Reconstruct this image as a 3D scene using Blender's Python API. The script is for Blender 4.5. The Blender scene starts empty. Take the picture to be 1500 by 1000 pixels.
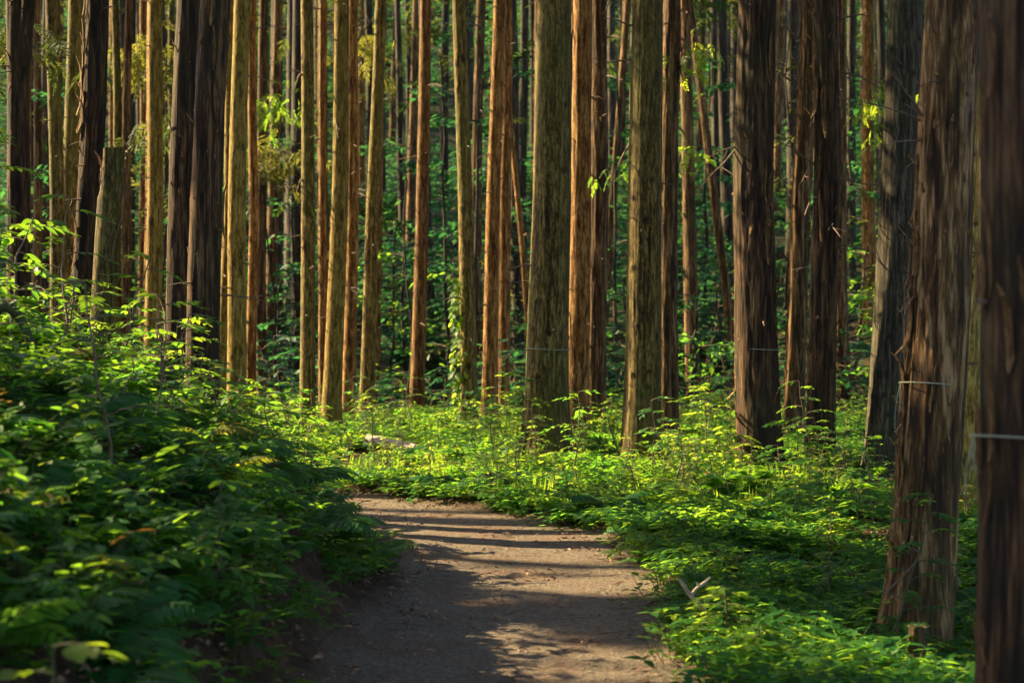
import bpy, math, random
import numpy as np
from mathutils import Vector, Matrix
random.seed(7)
RNG = np.random.default_rng(11)
sc = bpy.context.scene
# ------------------------------------------------------------------ camera, light
FPX, HOR, EYE = 2500.0, 465.0, 1.6
cam_d = bpy.data.cameras.new('camera'); cam = bpy.data.objects.new('camera', cam_d)
sc.collection.objects.link(cam); sc.camera = cam
cam_d.sensor_width = 36; cam_d.lens = 60; cam_d.clip_start = 0.05; cam_d.clip_end = 900
PITCH = math.atan((500 - HOR) / FPX)
cam.location = (0, 0, EYE); cam.rotation_euler = (math.pi/2 - PITCH, 0, 0)
cam_d.dof.use_dof = True; cam_d.dof.focus_distance = 12.5; cam_d.dof.aperture_fstop = 3.0
SUN_EL = math.radians(34)
SAZ = np.array([-0.91, 0.41]); SAZ /= np.linalg.norm(SAZ)          # horizontal direction towards the sun
SUN = np.array([SAZ[0]*math.cos(SUN_EL), SAZ[1]*math.cos(SUN_EL), math.sin(SUN_EL)])
w = bpy.data.worlds.new('World'); sc.world = w; w.use_nodes = True
nt = w.node_tree; bg = nt.nodes['Background']
sky = nt.nodes.new('ShaderNodeTexSky'); sky.sky_type = 'NISHITA'; sky.sun_disc = False
sky.air_density = .75; sky.dust_density = 2.0; sky.sun_elevation = SUN_EL; sky.sun_rotation = math.atan2(SAZ[0], SAZ[1])
nt.links.new(sky.outputs[0], bg.inputs[0]); bg.inputs[1].default_value = 0.095
sl = bpy.data.lights.new('sun', 'SUN'); so = bpy.data.objects.new('sun', sl); sc.collection.objects.link(so)
sl.energy = 5.0; sl.angle = math.radians(0.5); sl.color = (1.0, 0.79, 0.45)
so.rotation_euler = Vector(SUN).to_track_quat('Z', 'Y').to_euler(); so.location = (-20, 20, 40)
sc.view_settings.view_transform = 'Standard'; sc.view_settings.look = 'None'
sc.view_settings.exposure = 2.15; sc.view_settings.gamma = 1.0
sc.cycles.use_denoising = True
sc.cycles.max_bounces = 7; sc.cycles.diffuse_bounces = 4; sc.cycles.transmission_bounces = 5
sc.cycles.glossy_bounces = 2; sc.cycles.sample_clamp_indirect = 4.0
sc.cycles.use_adaptive_sampling = True; sc.cycles.adaptive_threshold = 0.015
sc.cycles.caustics_reflective = False; sc.cycles.caustics_refractive = False

# ------------------------------------------------------------------ helpers
def at(px, py, d):
    """a point of the photograph at depth d"""
    c, s = math.cos(PITCH), math.sin(PITCH)
    u, v = (px - 750)/FPX, (500 - py)/FPX
    y = c + v*s; z = -s + v*c
    return np.array([u*d/y, d, EYE + z*d/y])

class Noise:
    def __init__(s, seed, n=256): s.g = np.random.default_rng(seed).random((n, n)); s.n = n
    def __call__(s, x, y, px=None):
        xi = np.floor(x).astype(int); yi = np.floor(y).astype(int); fx = x-xi; fy = y-yi
        fx = fx*fx*(3-2*fx); fy = fy*fy*(3-2*fy)
        m = px if px else s.n
        x0, x1, y0, y1 = xi % m, (xi+1) % m, yi % s.n, (yi+1) % s.n
        g = s.g
        return (g[x0, y0]*(1-fx)+g[x1, y0]*fx)*(1-fy) + (g[x0, y1]*(1-fx)+g[x1, y1]*fx)*fy
def fbm(n, x, y, o=3, px=None):
    r = 0; a = .5; t = 0
    for i in range(o):
        r = r + a*n(x*2**i, y*2**i + 17*i, px*2**i if px else None); t += a; a *= .5
    return r/t
N1, N2, N3 = Noise(1), Noise(2), Noise(3)

class Soup:
    def __init__(s): s.V = []; s.F = []; s.M = []; s.T = []; s.n = 0
    def add(s, V, F, mat=0, tint=0.5):
        V = np.asarray(V, float).reshape(-1, 3); F = np.asarray(F, int)
        s.V.append(V); s.F.append(F + s.n); s.M.append(np.full(len(F), mat))
        s.T.append(np.broadcast_to(np.asarray(tint, float), (len(V),)).copy()); s.n += len(V)
    def mesh(s, name, mats, smooth=True):
        me = bpy.data.meshes.new(name)
        V = np.concatenate(s.V); me.vertices.add(len(V)); me.vertices.foreach_set('co', V.ravel())
        tot = np.concatenate([np.full(len(f), f.shape[1]) for f in s.F])
        idx = np.concatenate([f.ravel() for f in s.F])
        me.loops.add(len(idx)); me.loops.foreach_set('vertex_index', idx.astype(np.int32))
        me.polygons.add(len(tot)); st = np.concatenate([[0], np.cumsum(tot)[:-1]])
        me.polygons.foreach_set('loop_start', st.astype(np.int32))
        me.polygons.foreach_set('loop_total', tot.astype(np.int32))
        me.polygons.foreach_set('material_index', np.concatenate(s.M).astype(np.int32))
        me.polygons.foreach_set('use_smooth', np.full(len(tot), smooth))
        for m in mats: me.materials.append(m)
        a = me.attributes.new('tint', 'FLOAT', 'POINT'); a.data.foreach_set('value', np.concatenate(s.T).astype(np.float32))
        me.update(calc_edges=True)
        return me

def inst(V, F, R, P, S=None):
    """copies of a template (V, F) under rotations R (n,3,3), positions P (n,3), scales S"""
    if S is not None: R = R * (S[:, None, None] if S.ndim == 1 else S[:, None, :])
    n = len(P); W = np.einsum('nij,vj->nvi', R, V) + P[:, None, :]
    FF = (F[None] + (np.arange(n)*len(V))[:, None, None]).reshape(-1, F.shape[1])
    return W.reshape(-1, 3), FF
def norm(v): return v/np.maximum(np.linalg.norm(v, axis=-1, keepdims=True), 1e-9)
def frames(D, U):
    """rotation whose Y axis is D and whose Z axis is near U"""
    D = norm(D); X = norm(np.cross(D, U)); Z = np.cross(X, D)
    return np.stack([X, D, Z], axis=-1)
def tube(P, r, n=7, cap=True):
    P = np.asarray(P, float); r = np.broadcast_to(np.asarray(r, float), (len(P),))
    T = norm(np.gradient(P, axis=0)); ref = np.array([0, 0, 1.]) if abs(T[0, 2]) < .8 else np.array([1., 0, 0])
    X = norm(np.cross(T, ref)); Y = np.cross(T, X)
    a = np.arange(n)*2*math.pi/n
    V = (P[:, None] + r[:, None, None]*(np.cos(a)[None, :, None]*X[:, None] + np.sin(a)[None, :, None]*Y[:, None])).reshape(-1, 3)
    i = np.arange(len(P)-1)[:, None]*n; j = np.arange(n)[None]; k = (j+1) % n
    F = np.stack([i+j, i+k, i+n+k, i+n+j], -1).reshape(-1, 4)
    return V, F
def leaf_tpl(nseg=3, wid=.42, fold=.18, droop=.25, peak=.4):
    t = np.linspace(0, 1, nseg+2)
    w_ = wid*.5*np.sin(np.pi*np.clip(t, 0, 1)**(math.log(.5)/math.log(peak)))
    z = -droop*t**2*.5
    V = [(0, 0, 0)]; 
    for k in range(1, nseg+1):
        V += [(-w_[k], t[k], z[k]+fold*w_[k]), (0, t[k], z[k]), (w_[k], t[k], z[k]+fold*w_[k])]
    V.append((0, 1, z[-1])); F = [(0, 2, 1), (0, 3, 2)]
    for k in range(nseg-1):
        a = 1+3*k
        for b in (0, 1): F += [(a+b, a+b+1, a+b+4), (a+b, a+b+4, a+b+3)]
    a = 1+3*(nseg-1); e = len(V)-1
    F += [(a, a+1, e), (a+1, a+2, e)]
    return np.array(V, float), np.array(F)
LEAF = leaf_tpl(3); LEAF2 = leaf_tpl(2, wid=.5); NARROW = leaf_tpl(2, wid=.26, droop=.4); ROUND = leaf_tpl(3, wid=.8, peak=.45, droop=.3)
KITE = (np.array([(0, 0, 0), (-.13, .45, .02), (0, 1, -.08), (.13, .45, .02)], float), np.array([(0, 3, 2, 1)]))
BLADE = (np.array([(-.03, 0, 0), (.03, 0, 0), (.022, .6, .02), (-.022, .6, .02), (0, 1, -.1)], float), np.array([(0, 1, 2), (0, 2, 3), (3, 2, 4)]))

def link(o): sc.collection.objects.link(o); return o
def child(name, me, parent, loc=None, mat=None, kind=None, label=None):
    o = link(bpy.data.objects.new(name, me)); o.parent = parent
    if loc is not None: o.location = loc
    if mat is not None: o.matrix_local = mat
    if kind: o['kind'] = kind
    if label: o['label'] = label
    return o
def thing(name, label, cat, loc=(0, 0, 0), group=None, me=None, rz=0):
    o = link(bpy.data.objects.new(name, me)); o.location = tuple(loc); o.rotation_euler = (0, 0, rz)
    o['label'] = label; o['category'] = cat
    if group: o['group'] = group
    return o
def M4(R, p, s=1.0):
    m = Matrix([list(R[0]*s)+[p[0]], list(R[1]*s)+[p[1]], list(R[2]*s)+[p[2]], [0, 0, 0, 1]]); return m

# ------------------------------------------------------------------ materials
def mat_new(name):
    m = bpy.data.materials.new(name); m.use_nodes = True; n = m.node_tree
    return m, n, n.nodes['Principled BSDF'], n.nodes['Material Output']
def nd(n, t, **k):
    x = n.nodes.new(t)
    for a, b in k.items(): setattr(x, a, b)
    return x
def ramp(n, src, stops):
    r = nd(n, 'ShaderNodeValToRGB'); e = r.color_ramp.elements
    while len(e) < len(stops): e.new(.5)
    for q, (p, c) in zip(e, stops): q.position = p; q.color = (*c, 1)
    n.links.new(src, r.inputs[0]); return r
def mixc(n, fac, a, b, mode='MIX'):
    m = nd(n, 'ShaderNodeMix', data_type='RGBA', blend_type=mode)
    for s, v in ((0, fac), (6, a), (7, b)):
        if hasattr(v, 'default_value') or isinstance(v, bpy.types.NodeSocket): n.links.new(v, m.inputs[s])
        else: m.inputs[s].default_value = v if s == 0 else (*v, 1)
    return m.outputs[2]
def noise(n, vec, scale, detail=4, rough=.6, dist=0):
    x = nd(n, 'ShaderNodeTexNoise'); x.inputs['Scale'].default_value = scale; x.inputs['Detail'].default_value = detail
    x.inputs['Roughness'].default_value = rough; x.inputs['Distortion'].default_value = dist
    n.links.new(vec, x.inputs['Vector']); return x.outputs['Fac']
def mapped(n, src, sc_):
    m = nd(n, 'ShaderNodeMapping'); m.inputs['Scale'].default_value = sc_; n.links.new(src, m.inputs['Vector']); return m.outputs[0]
def bark(name, dark, mid, light, moss=(.10, .11, .02), moss_amt=.4, fib=22, zs=1.6, bump=.6):
    m, n, b, o = mat_new(name)
    tc = nd(n, 'ShaderNodeTexCoord').outputs['Object']
    f1 = noise(n, mapped(n, tc, (fib, fib, zs)), 1, 6, .62, .6)
    f2 = noise(n, mapped(n, tc, (fib*2.6, fib*2.6, zs*4)), 1, 4, .6)
    big = noise(n, mapped(n, tc, (2.2, 2.2, .55)), 1, 3)
    att = nd(n, 'ShaderNodeAttribute', attribute_name='tint')
    mm = nd(n, 'ShaderNodeMath', operation='MULTIPLY_ADD'); n.links.new(f2, mm.inputs[0]); mm.inputs[1].default_value = .6
    n.links.new(f1, mm.inputs[2])
    sb = nd(n, 'ShaderNodeMath', operation='MULTIPLY_ADD'); n.links.new(att.outputs['Fac'], sb.inputs[0]); sb.inputs[1].default_value = .5
    n.links.new(mm.outputs[0], sb.inputs[2])
    r = ramp(n, sb.outputs[0], [(.68, dark), (.85, mid), (1.0, light)])
    ms = ramp(n, big, [(.42, (0, 0, 0)), (.68, (1, 1, 1))])
    mf = nd(n, 'ShaderNodeMath', operation='MULTIPLY'); n.links.new(ms.outputs[0], mf.inputs[0]); mf.inputs[1].default_value = moss_amt
    c = mixc(n, mf.outputs[0], r.outputs[0], moss)
    inf = nd(n, 'ShaderNodeObjectInfo'); hs = nd(n, 'ShaderNodeHueSaturation')
    mr = nd(n, 'ShaderNodeMapRange'); mr.inputs[3].default_value = .75; mr.inputs[4].default_value = 1.25
    n.links.new(inf.outputs['Random'], mr.inputs[0]); n.links.new(mr.outputs[0], hs.inputs['Value'])
    n.links.new(c, hs.inputs['Color']); n.links.new(hs.outputs[0], b.inputs['Base Color'])
    b.inputs['Roughness'].default_value = .85; b.inputs['Specular IOR Level'].default_value = .25
    bp = nd(n, 'ShaderNodeBump'); bp.inputs['Strength'].default_value = bump; bp.inputs['Distance'].default_value = .012
    n.links.new(mm.outputs[0], bp.inputs['Height']); n.links.new(bp.outputs[0], b.inputs['Normal'])
    return m
def leafmat(name, c1, c2, t1, t2, trans=.5, rough=.52):
    m, n, b, o = mat_new(name)
    att = nd(n, 'ShaderNodeAttribute', attribute_name='tint'); inf = nd(n, 'ShaderNodeObjectInfo')
    a = nd(n, 'ShaderNodeMath', operation='ADD'); n.links.new(att.outputs['Fac'], a.inputs[0]); n.links.new(inf.outputs['Random'], a.inputs[1])
    h = nd(n, 'ShaderNodeMath', operation='MULTIPLY'); n.links.new(a.outputs[0], h.inputs[0]); h.inputs[1].default_value = .5
    f = h.outputs[0]
    n.links.new(mixc(n, f, c1, c2), b.inputs['Base Color']); b.inputs['Roughness'].default_value = rough
    b.inputs['Specular IOR Level'].default_value = .28
    tr = nd(n, 'ShaderNodeBsdfTranslucent'); n.links.new(mixc(n, f, t1, t2), tr.inputs[0])
    mx = nd(n, 'ShaderNodeMixShader'); mx.inputs[0].default_value = trans
    n.links.new(b.outputs[0], mx.inputs[1]); n.links.new(tr.outputs[0], mx.inputs[2]); n.links.new(mx.outputs[0], o.inputs[0])
    return m
def plain(name, c1, c2, scale=12, rough=.85, stretch=(1, 1, 1), bump=.4):
    m, n, b, o = mat_new(name)
    tc = nd(n, 'ShaderNodeTexCoord').outputs['Object']; f = noise(n, mapped(n, tc, stretch), scale, 5, .65)
    r = ramp(n, f, [(.3, c1), (.7, c2)]); n.links.new(r.outputs[0], b.inputs['Base Color']); b.inputs['Roughness'].default_value = rough
    bp = nd(n, 'ShaderNodeBump'); bp.inputs['Strength'].default_value = bump; bp.inputs['Distance'].default_value = .01
    n.links.new(f, bp.inputs['Height']); n.links.new(bp.outputs[0], b.inputs['Normal'])
    return m
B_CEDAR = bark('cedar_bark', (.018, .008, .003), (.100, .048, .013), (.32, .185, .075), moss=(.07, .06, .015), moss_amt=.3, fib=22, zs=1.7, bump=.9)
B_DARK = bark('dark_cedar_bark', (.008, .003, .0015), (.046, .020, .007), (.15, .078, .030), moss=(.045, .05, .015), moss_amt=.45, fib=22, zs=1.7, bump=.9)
B_OLIVE = bark('olive_bark', (.022, .012, .003), (.125, .080, .015), (.31, .22, .065), moss=(.11, .115, .018), moss_amt=.6, fib=34, zs=5.5, bump=.5)
B_ORANGE = bark('orange_bark', (.040, .012, .003), (.20, .085, .016), (.40, .23, .08), moss=(.17, .11, .018), moss_amt=.35, fib=24, zs=4, bump=.6)
B_GOLD = bark('golden_olive_bark', (.055, .030, .005), (.25, .15, .020), (.42, .29, .08), moss=(.20, .17, .025), moss_amt=.5, fib=30, zs=5, bump=.45)
B_GREY = bark('grey_bark', (.012, .009, .005), (.046, .035, .020), (.12, .095, .058), moss=(.05, .06, .025), moss_amt=.4, fib=40, zs=3.5, bump=.5)
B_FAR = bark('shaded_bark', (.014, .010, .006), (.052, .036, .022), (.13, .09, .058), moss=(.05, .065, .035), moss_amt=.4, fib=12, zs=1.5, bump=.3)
BARKS = dict(c=B_CEDAR, d=B_DARK, o=B_OLIVE, r=B_ORANGE, g=B_GOLD, y=B_GREY, f=B_FAR)
L_HERB = leafmat('herb_leaf', (.012, .095, .022), (.050, .135, .014), (.11, .42, .03), (.42, .60, .03), .55)
L_FERN = leafmat('fern_frond', (.011, .095, .025), (.045, .125, .016), (.10, .38, .03), (.34, .52, .03), .48, .5)
L_BRIGHT = leafmat('young_leaf', (.040, .110, .012), (.085, .130, .014), (.28, .52, .03), (.55, .66, .04), .58, .50)
L_YELLOW = leafmat('yellowing_fern', (.10, .13, .012), (.15, .13, .015), (.40, .48, .03), (.52, .50, .03), .5, .5)
L_CEDAR = leafmat('cedar_spray', (.018, .045, .014), (.05, .075, .018), (.05, .13, .02), (.20, .20, .03), .4, .6)
L_GOLD = leafmat('golden_cedar_spray', (.050, .062, .012), (.085, .085, .014), (.20, .22, .03), (.34, .31, .04), .45, .6)
L_TEAL = leafmat('broadleaf_understory', (.006, .045, .022), (.020, .080, .026), (.02, .17, .06), (.12, .32, .05), .45, .5)
STEM = plain('green_stem', (.035, .045, .012), (.08, .065, .022), 20)
TWIG = plain('dead_twig', (.07, .04, .02), (.22, .14, .085), 30, stretch=(1, 1, .3))
WOOD = plain('broken_wood', (.22, .07, .025), (.50, .26, .13), 40, stretch=(1, 1, .15))
PALE = plain('weathered_log', (.16, .12, .08), (.38, .31, .22), 14, stretch=(.3, 1, 1))
MOSSY = plain('mossy_wood', (.022, .018, .008), (.075, .080, .015), 14)
TWINE = plain('marking_twine', (.20, .22, .13), (.36, .38, .26), 200)
STONE = plain('pebble_stone', (.09, .07, .055), (.24, .19, .155), 30)
LITTER = plain('dead_leaf', (.10, .045, .022), (.28, .15, .08), 9)

# ------------------------------------------------------------------ terrain
PATH = np.array([(-.1, -6), (-.1, 0), (-.06, 5), (.02, 7.8), (.13, 9.8), (.08, 11.3), (-.24, 12.6), (-.95, 13.75), (-1.75, 14.75), (-2.6, 15.5), (-4.6, 17.7), (-8, 20), (-16, 23), (-30, 26)], float)
PHW = 0.79
def path_sd(x, y):
    """signed distance from the path's centre line, positive on its left"""
    x = np.asarray(x, float); y = np.asarray(y, float)
    best = np.full(x.shape, 1e9); sg = np.ones(x.shape)
    for a, b in zip(PATH[:-1], PATH[1:]):
        ab = b-a; L2 = ab@ab
        t = np.clip(((x-a[0])*ab[0]+(y-a[1])*ab[1])/L2, 0, 1)
        dx = x-(a[0]+t*ab[0]); dy = y-(a[1]+t*ab[1]); d = np.hypot(dx, dy)
        c = ab[0]*dy-ab[1]*dx
        u = d < best; best = np.where(u, d, best); sg = np.where(u, np.where(c > 0, 1, -1), sg)
    return best*sg
def edge_n(x, y): return (fbm(N2, x*1.7+5, y*1.7, 3)-.5)*.30
def ground(x, y):
    x = np.asarray(x, float); y = np.asarray(y, float)
    s = path_sd(x, y); e = s-PHW+edge_n(x, y)
    e2 = e-.30*np.exp(-((y-12)/2.6)**4)*np.clip(e/.3, 0, 1)
    bank = np.interp(e2, [-.05, .15, .35, .8, 1.5, 2.5, 4, 8, 20, 60], [0, .16, .42, .76, 1.12, 1.52, 1.90, 2.40, 3.2, 6])
    r = -s-PHW+edge_n(x, y)
    verge = np.interp(r, [0, .12, .4, 1.5, 6], [0, .03, .05, .06, .07])
    z = np.where(s > 0, bank, verge)
    z = z + np.where(s > 0, np.clip(e, 0, 1)*.28, np.clip(r, 0, 1)*.10)*(fbm(N1, x*.9, y*.9, 4)-.5)
    off = np.clip(np.abs(s)-PHW-.1, -.6, 0)/.6                      # a path worn a little hollow
    z = z - .035*np.clip(-off, 0, 1) + .02*(fbm(N3, x*1.3, y*1.3, 3)-.5)
    z = z - .30*np.exp(-((x-2.6)/1.0)**2-((y-8.6)/2.6)**2)
    # gully behind the first rows, then the far hillside
    side = np.clip((x+1)/9, 0, 1)
    start = 30-3*side
    g = -1.3*np.exp(-((y-34+side*4)/4.5)**2)*(1-.6*side)
    hill = np.clip(y-(36-7*side), 0, None)
    hz = .19*hill + .9*(fbm(N3, x*.12, y*.12, 3)-.5)*np.clip(hill/6, 0, 1)*2
    far = np.clip((y-24)/4, 0, 1)
    z = z + g*far + hz + .22*np.clip(y-85, 0, 90)
    return z
gx = np.unique(np.concatenate([np.arange(-9, 9.01, .09), np.arange(-60, -9, 1.2), np.arange(9, 60.1, 1.2), np.linspace(-300, -60, 14), np.linspace(60, 300, 14)]))
gy = np.unique(np.concatenate([np.arange(1.5, 26, .09), np.arange(26, 60, .6), np.arange(60, 150, 3), np.linspace(150, 500, 15), np.linspace(-30, 1.5, 14)]))
X, Y = np.meshgrid(gx, gy, indexing='ij'); Z = ground(X, Y)
micro = .012*(fbm(N1, X*9, Y*9, 2)-.5); Z2 = Z+np.where((np.abs(X) < 9) & (Y < 26), micro, 0)
nx, ny = len(gx), len(gy); I = np.arange(nx*ny).reshape(nx, ny)
F = np.stack([I[:-1, :-1], I[1:, :-1], I[1:, 1:], I[:-1, 1:]], -1).reshape(-1, 4)
pm = np.clip(1-(np.abs(path_sd(X, Y)-0)-PHW+edge_n(X, Y)+.06)/.16, 0, 1)
gs = Soup(); gs.add(np.stack([X, Y, Z2], -1).reshape(-1, 3), F, 0, pm.ravel())
m, n, b, o = mat_new('forest_floor')
geo = nd(n, 'ShaderNodeNewGeometry').outputs['Position']
soil = ramp(n, noise(n, geo, 9, 6, .7), [(.3, (.018, .010, .006)), (.5, (.060, .032, .018)), (.75, (.15, .085, .048))])
gr = ramp(n, noise(n, geo, 38, 5, .75), [(.32, (.066, .054, .040)), (.5, (.165, .128, .092)), (.70, (.31, .245, .18))])
red = ramp(n, noise(n, geo, 1.6, 5, .65, .4), [(.50, (0, 0, 0)), (.70, (1, 1, 1))])
rc = ramp(n, noise(n, mapped(n, geo, (60, 25, 25)), 1, 4, .7), [(.35, (.060, .032, .020)), (.65, (.26, .155, .10))])
pc = mixc(n, red.outputs[0], gr.outputs[0], rc.outputs[0])
att = nd(n, 'ShaderNodeAttribute', attribute_name='tint')
sx = nd(n, 'ShaderNodeSeparateXYZ'); n.links.new(geo, sx.inputs[0]); mr = nd(n, 'ShaderNodeMapRange'); mr.inputs[1].default_value = 27; mr.inputs[2].default_value = 40; n.links.new(sx.outputs[1], mr.inputs[0])
gm = ramp(n, noise(n, geo, 1.4, 6, .7), [(.40, (.026, .016, .008)), (.68, (.022, .045, .012))])
sm = mixc(n, mr.outputs[0], soil.outputs[0], gm.outputs[0])
n.links.new(mixc(n, att.outputs['Fac'], sm, pc), b.inputs['Base Color'])
b.inputs['Roughness'].default_value = .95; b.inputs['Specular IOR Level'].default_value = .15
bp = nd(n, 'ShaderNodeBump'); bp.inputs['Strength'].default_value = .9; bp.inputs['Distance'].default_value = .035
n.links.new(noise(n, geo, 45, 5, .75), bp.inputs['Height']); n.links.new(bp.outputs[0], b.inputs['Normal'])
FLOOR = m
# the path is the strip of the sheet between its two edges, the forest ground the rest: they share border vertices
msk = (np.abs(path_sd((X[:-1, :-1]+X[1:, 1:])/2, (Y[:-1, :-1]+Y[1:, 1:])/2)) < PHW+.05).ravel()
def sub(name, sel):
    f = F[sel]; u, inv = np.unique(f, return_inverse=True); s = Soup()
    s.add(gs.V[0][u], inv.reshape(-1, 4), 0, gs.T[0][u]); o = link(bpy.data.objects.new(name, s.mesh(name, [FLOOR]))); o['kind'] = 'structure'; return o
sub('ground', ~msk); sub('path', msk)
def gz(x, y): return float(ground(np.array([x]), np.array([y]))[0])

# ------------------------------------------------------------------ crown gaps shaped so the sun reaches chosen ground
CT = 1/math.tan(SUN_EL)
def sunmap(x, y):
    """how open the crowns are cut along the sun line that meets the flat ground at x, y"""
    k = -SAZ[1]/SAZ[0]; s = y + k*x                                # constant across one plane of sun rays
    L = np.full(x.shape, .12)
    def band(v, a, b, f=.6): return np.clip((v-a)/f+.5, 0, 1)*np.clip((b-v)/f+.5, 0, 1)
    def put(m, v):
        nonlocal L
        L = L*(1-m)+v*m
    put(band(s, 20.0, 90), .36)                                     # rows behind the front trunks
    put(band(s, 20.2, 27.5)*band(x, -10, 12), .98)
    put(band(s, 27.5, 45)*band(x, -14, 14), .60)
    put(band(s, 15.0, 20.0)*band(x, -9, 2.8), .80)                  # bend of the path, verge under the front trunks
    put(band(s, 15.0, 20.0)*band(x, 2.8, 9), .12)
    put(band(s, 12.4, 15.0)*band(x, -6, 2.4), .74)
    put(band(x, -7, -.3)*band(y, 7.2, 13.2), 1.0)                     # top of the left bank
    put(band(x, -9, -2.5)*band(y, 9, 17), .88)
    put(band(x, -.3, 1.7)*band(y, 6.7, 8.5, .2), .88)
    put(band(x, -.3, .9)*band(y, 9.0, 9.9, .3), .55)
    put(band(x, 3.4, 12)*band(y, 3, 14), .08)
    put(band(s, 9.6, 10.8, .2)*band(x, 2.6, 6), .12)
    put(band(x, -4.5, -.3)*band(y, 5.2, 7.4), .92)
    put(band(x, -3.8, .1)*band(y, 0, 5.2), .75)
    put(band(s, 4.0, 7.2, .2)*band(x, 1.2, 9), .0)
    put(band(s, 12.3, 12.8, .1)*band(x, -.2, 1.3, .2), .97)
    put(band(x, -.9, 1.6)*band(y, 9.6, 12.6, .3), .50)
    put(band(x, 1.7, 3.6)*band(y, 4, 12), .12)
    return L
def pruned(P, extra=1.0):  # drops crown sprays that would shade ground meant to be sunlit
    t = P[:, 2]-.3
    x = P[:, 0]-SAZ[0]*CT*t; y = P[:, 1]-SAZ[1]*CT*t
    ok = np.ones(x.shape, bool)
    k = -SAZ[1]/SAZ[0]
    for dx, dy in ((.2, 0), (-.2, 0), (0, .11), (0, -.11)):
        nn = fbm(N2, (x+dx)*.5+40, (y+dy+k*(x+dx))*1.7+9, 2); nn = 1/(1+np.exp(-(nn-.5)/.095))
        ok &= nn > sunmap(x+dx, y+dy)*extra
    return ok

# ------------------------------------------------------------------ trees
def spray_tpl(k, seed, ln=.26):
    r = np.random.default_rng(seed); V = []; F = []; n0 = 0
    for i in range(k):
        t = (i+.5)/k; a = (1 if i % 2 else -1)*r.uniform(.5, 1.1)*(1-.6*t)
        d = np.array([math.sin(a), math.cos(a), -.15*r.random()]); p = np.array([0, t*.75, -.25*t*t])
        R = frames(d[None], np.array([[r.uniform(-.3, .3), 0, 1.]]))
        v, f = inst(KITE[0], KITE[1], R, p[None], np.array([ln*r.uniform(.7, 1.4)*(1.25-.6*t)*1.5])); V.append(v); F.append(f+n0); n0 += len(v)
    return np.concatenate(V), np.concatenate(F)
SPR = [spray_tpl(7, s) for s in (1, 2, 3)]
SPRF = [spray_tpl(16, s, .15) for s in (4, 5, 6)]
def crown_mesh(origin, lean, z0, z1, rad, n, fine=False, prune=True, mat=None, rng=RNG, gaps=.35):
    """sprays on whorled limbs round the leader, in the tree's own space"""
    mat = mat or L_CEDAR
    nb = max(6, int(n/9)); zz = z0+(z1-z0)*rng.random(nb)**.9; aa = rng.random(nb)*2*math.pi
    rr = rad*(1-.8*((zz-z0)/(z1-z0))**1.3)*rng.uniform(.6, 1.1, nb)
    k = rng.integers(0, nb, n); t = rng.random(n)**.6
    a = aa[k]+rng.normal(0, .22, n); r = rr[k]*t
    P = np.stack([np.cos(a)*r, np.sin(a)*r, zz[k]-.25*r+rng.normal(0, .15, n)], -1)
    P[:, :2] += lean[None]*P[:, 2:3]
    D = np.stack([np.cos(a), np.sin(a), rng.uniform(-.7, .15, n)], -1)+rng.normal(0, .3, (n, 3))
    U = np.array([0, 0, 1.])+rng.normal(0, .35, (n, 3)); S = rng.uniform(.6, 1.15, n)*(1.0 if fine else 1.05)
    if prune:
        Dn = norm(D); kp = np.ones(n, bool)
        for q in (.1, .5, .95): kp &= pruned(P+Dn*(S*q)[:, None]+origin[None])
        if kp.sum() < 3: kp[np.argsort(-P[:, 2])[:3]] = True
        P, D, U, S = P[kp], D[kp], U[kp], S[kp]; n = len(P)
    R = frames(D, U)
    s = Soup(); T = SPRF if fine else SPR; w_ = rng.integers(0, 3, n)
    for q in range(3):
        i = w_ == q
        if i.any():
            v, f = inst(T[q][0], T[q][1], R[i], P[i], S[i]); s.add(v, f, 0, np.repeat(rng.random(i.sum()), len(T[q][0])))
    return s.mesh('crown', [mat], smooth=False)
KN = {'c': (.50, 11, 1.15), 'd': (.50, 11, 1.15), 'o': (.16, 24, 1.3), 'g': (.14, 20, 1.3), 'r': (.26, 14, 1.0), 'y': (.16, 24, 1.5), 'f': (.2, 8, 1)}
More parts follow.
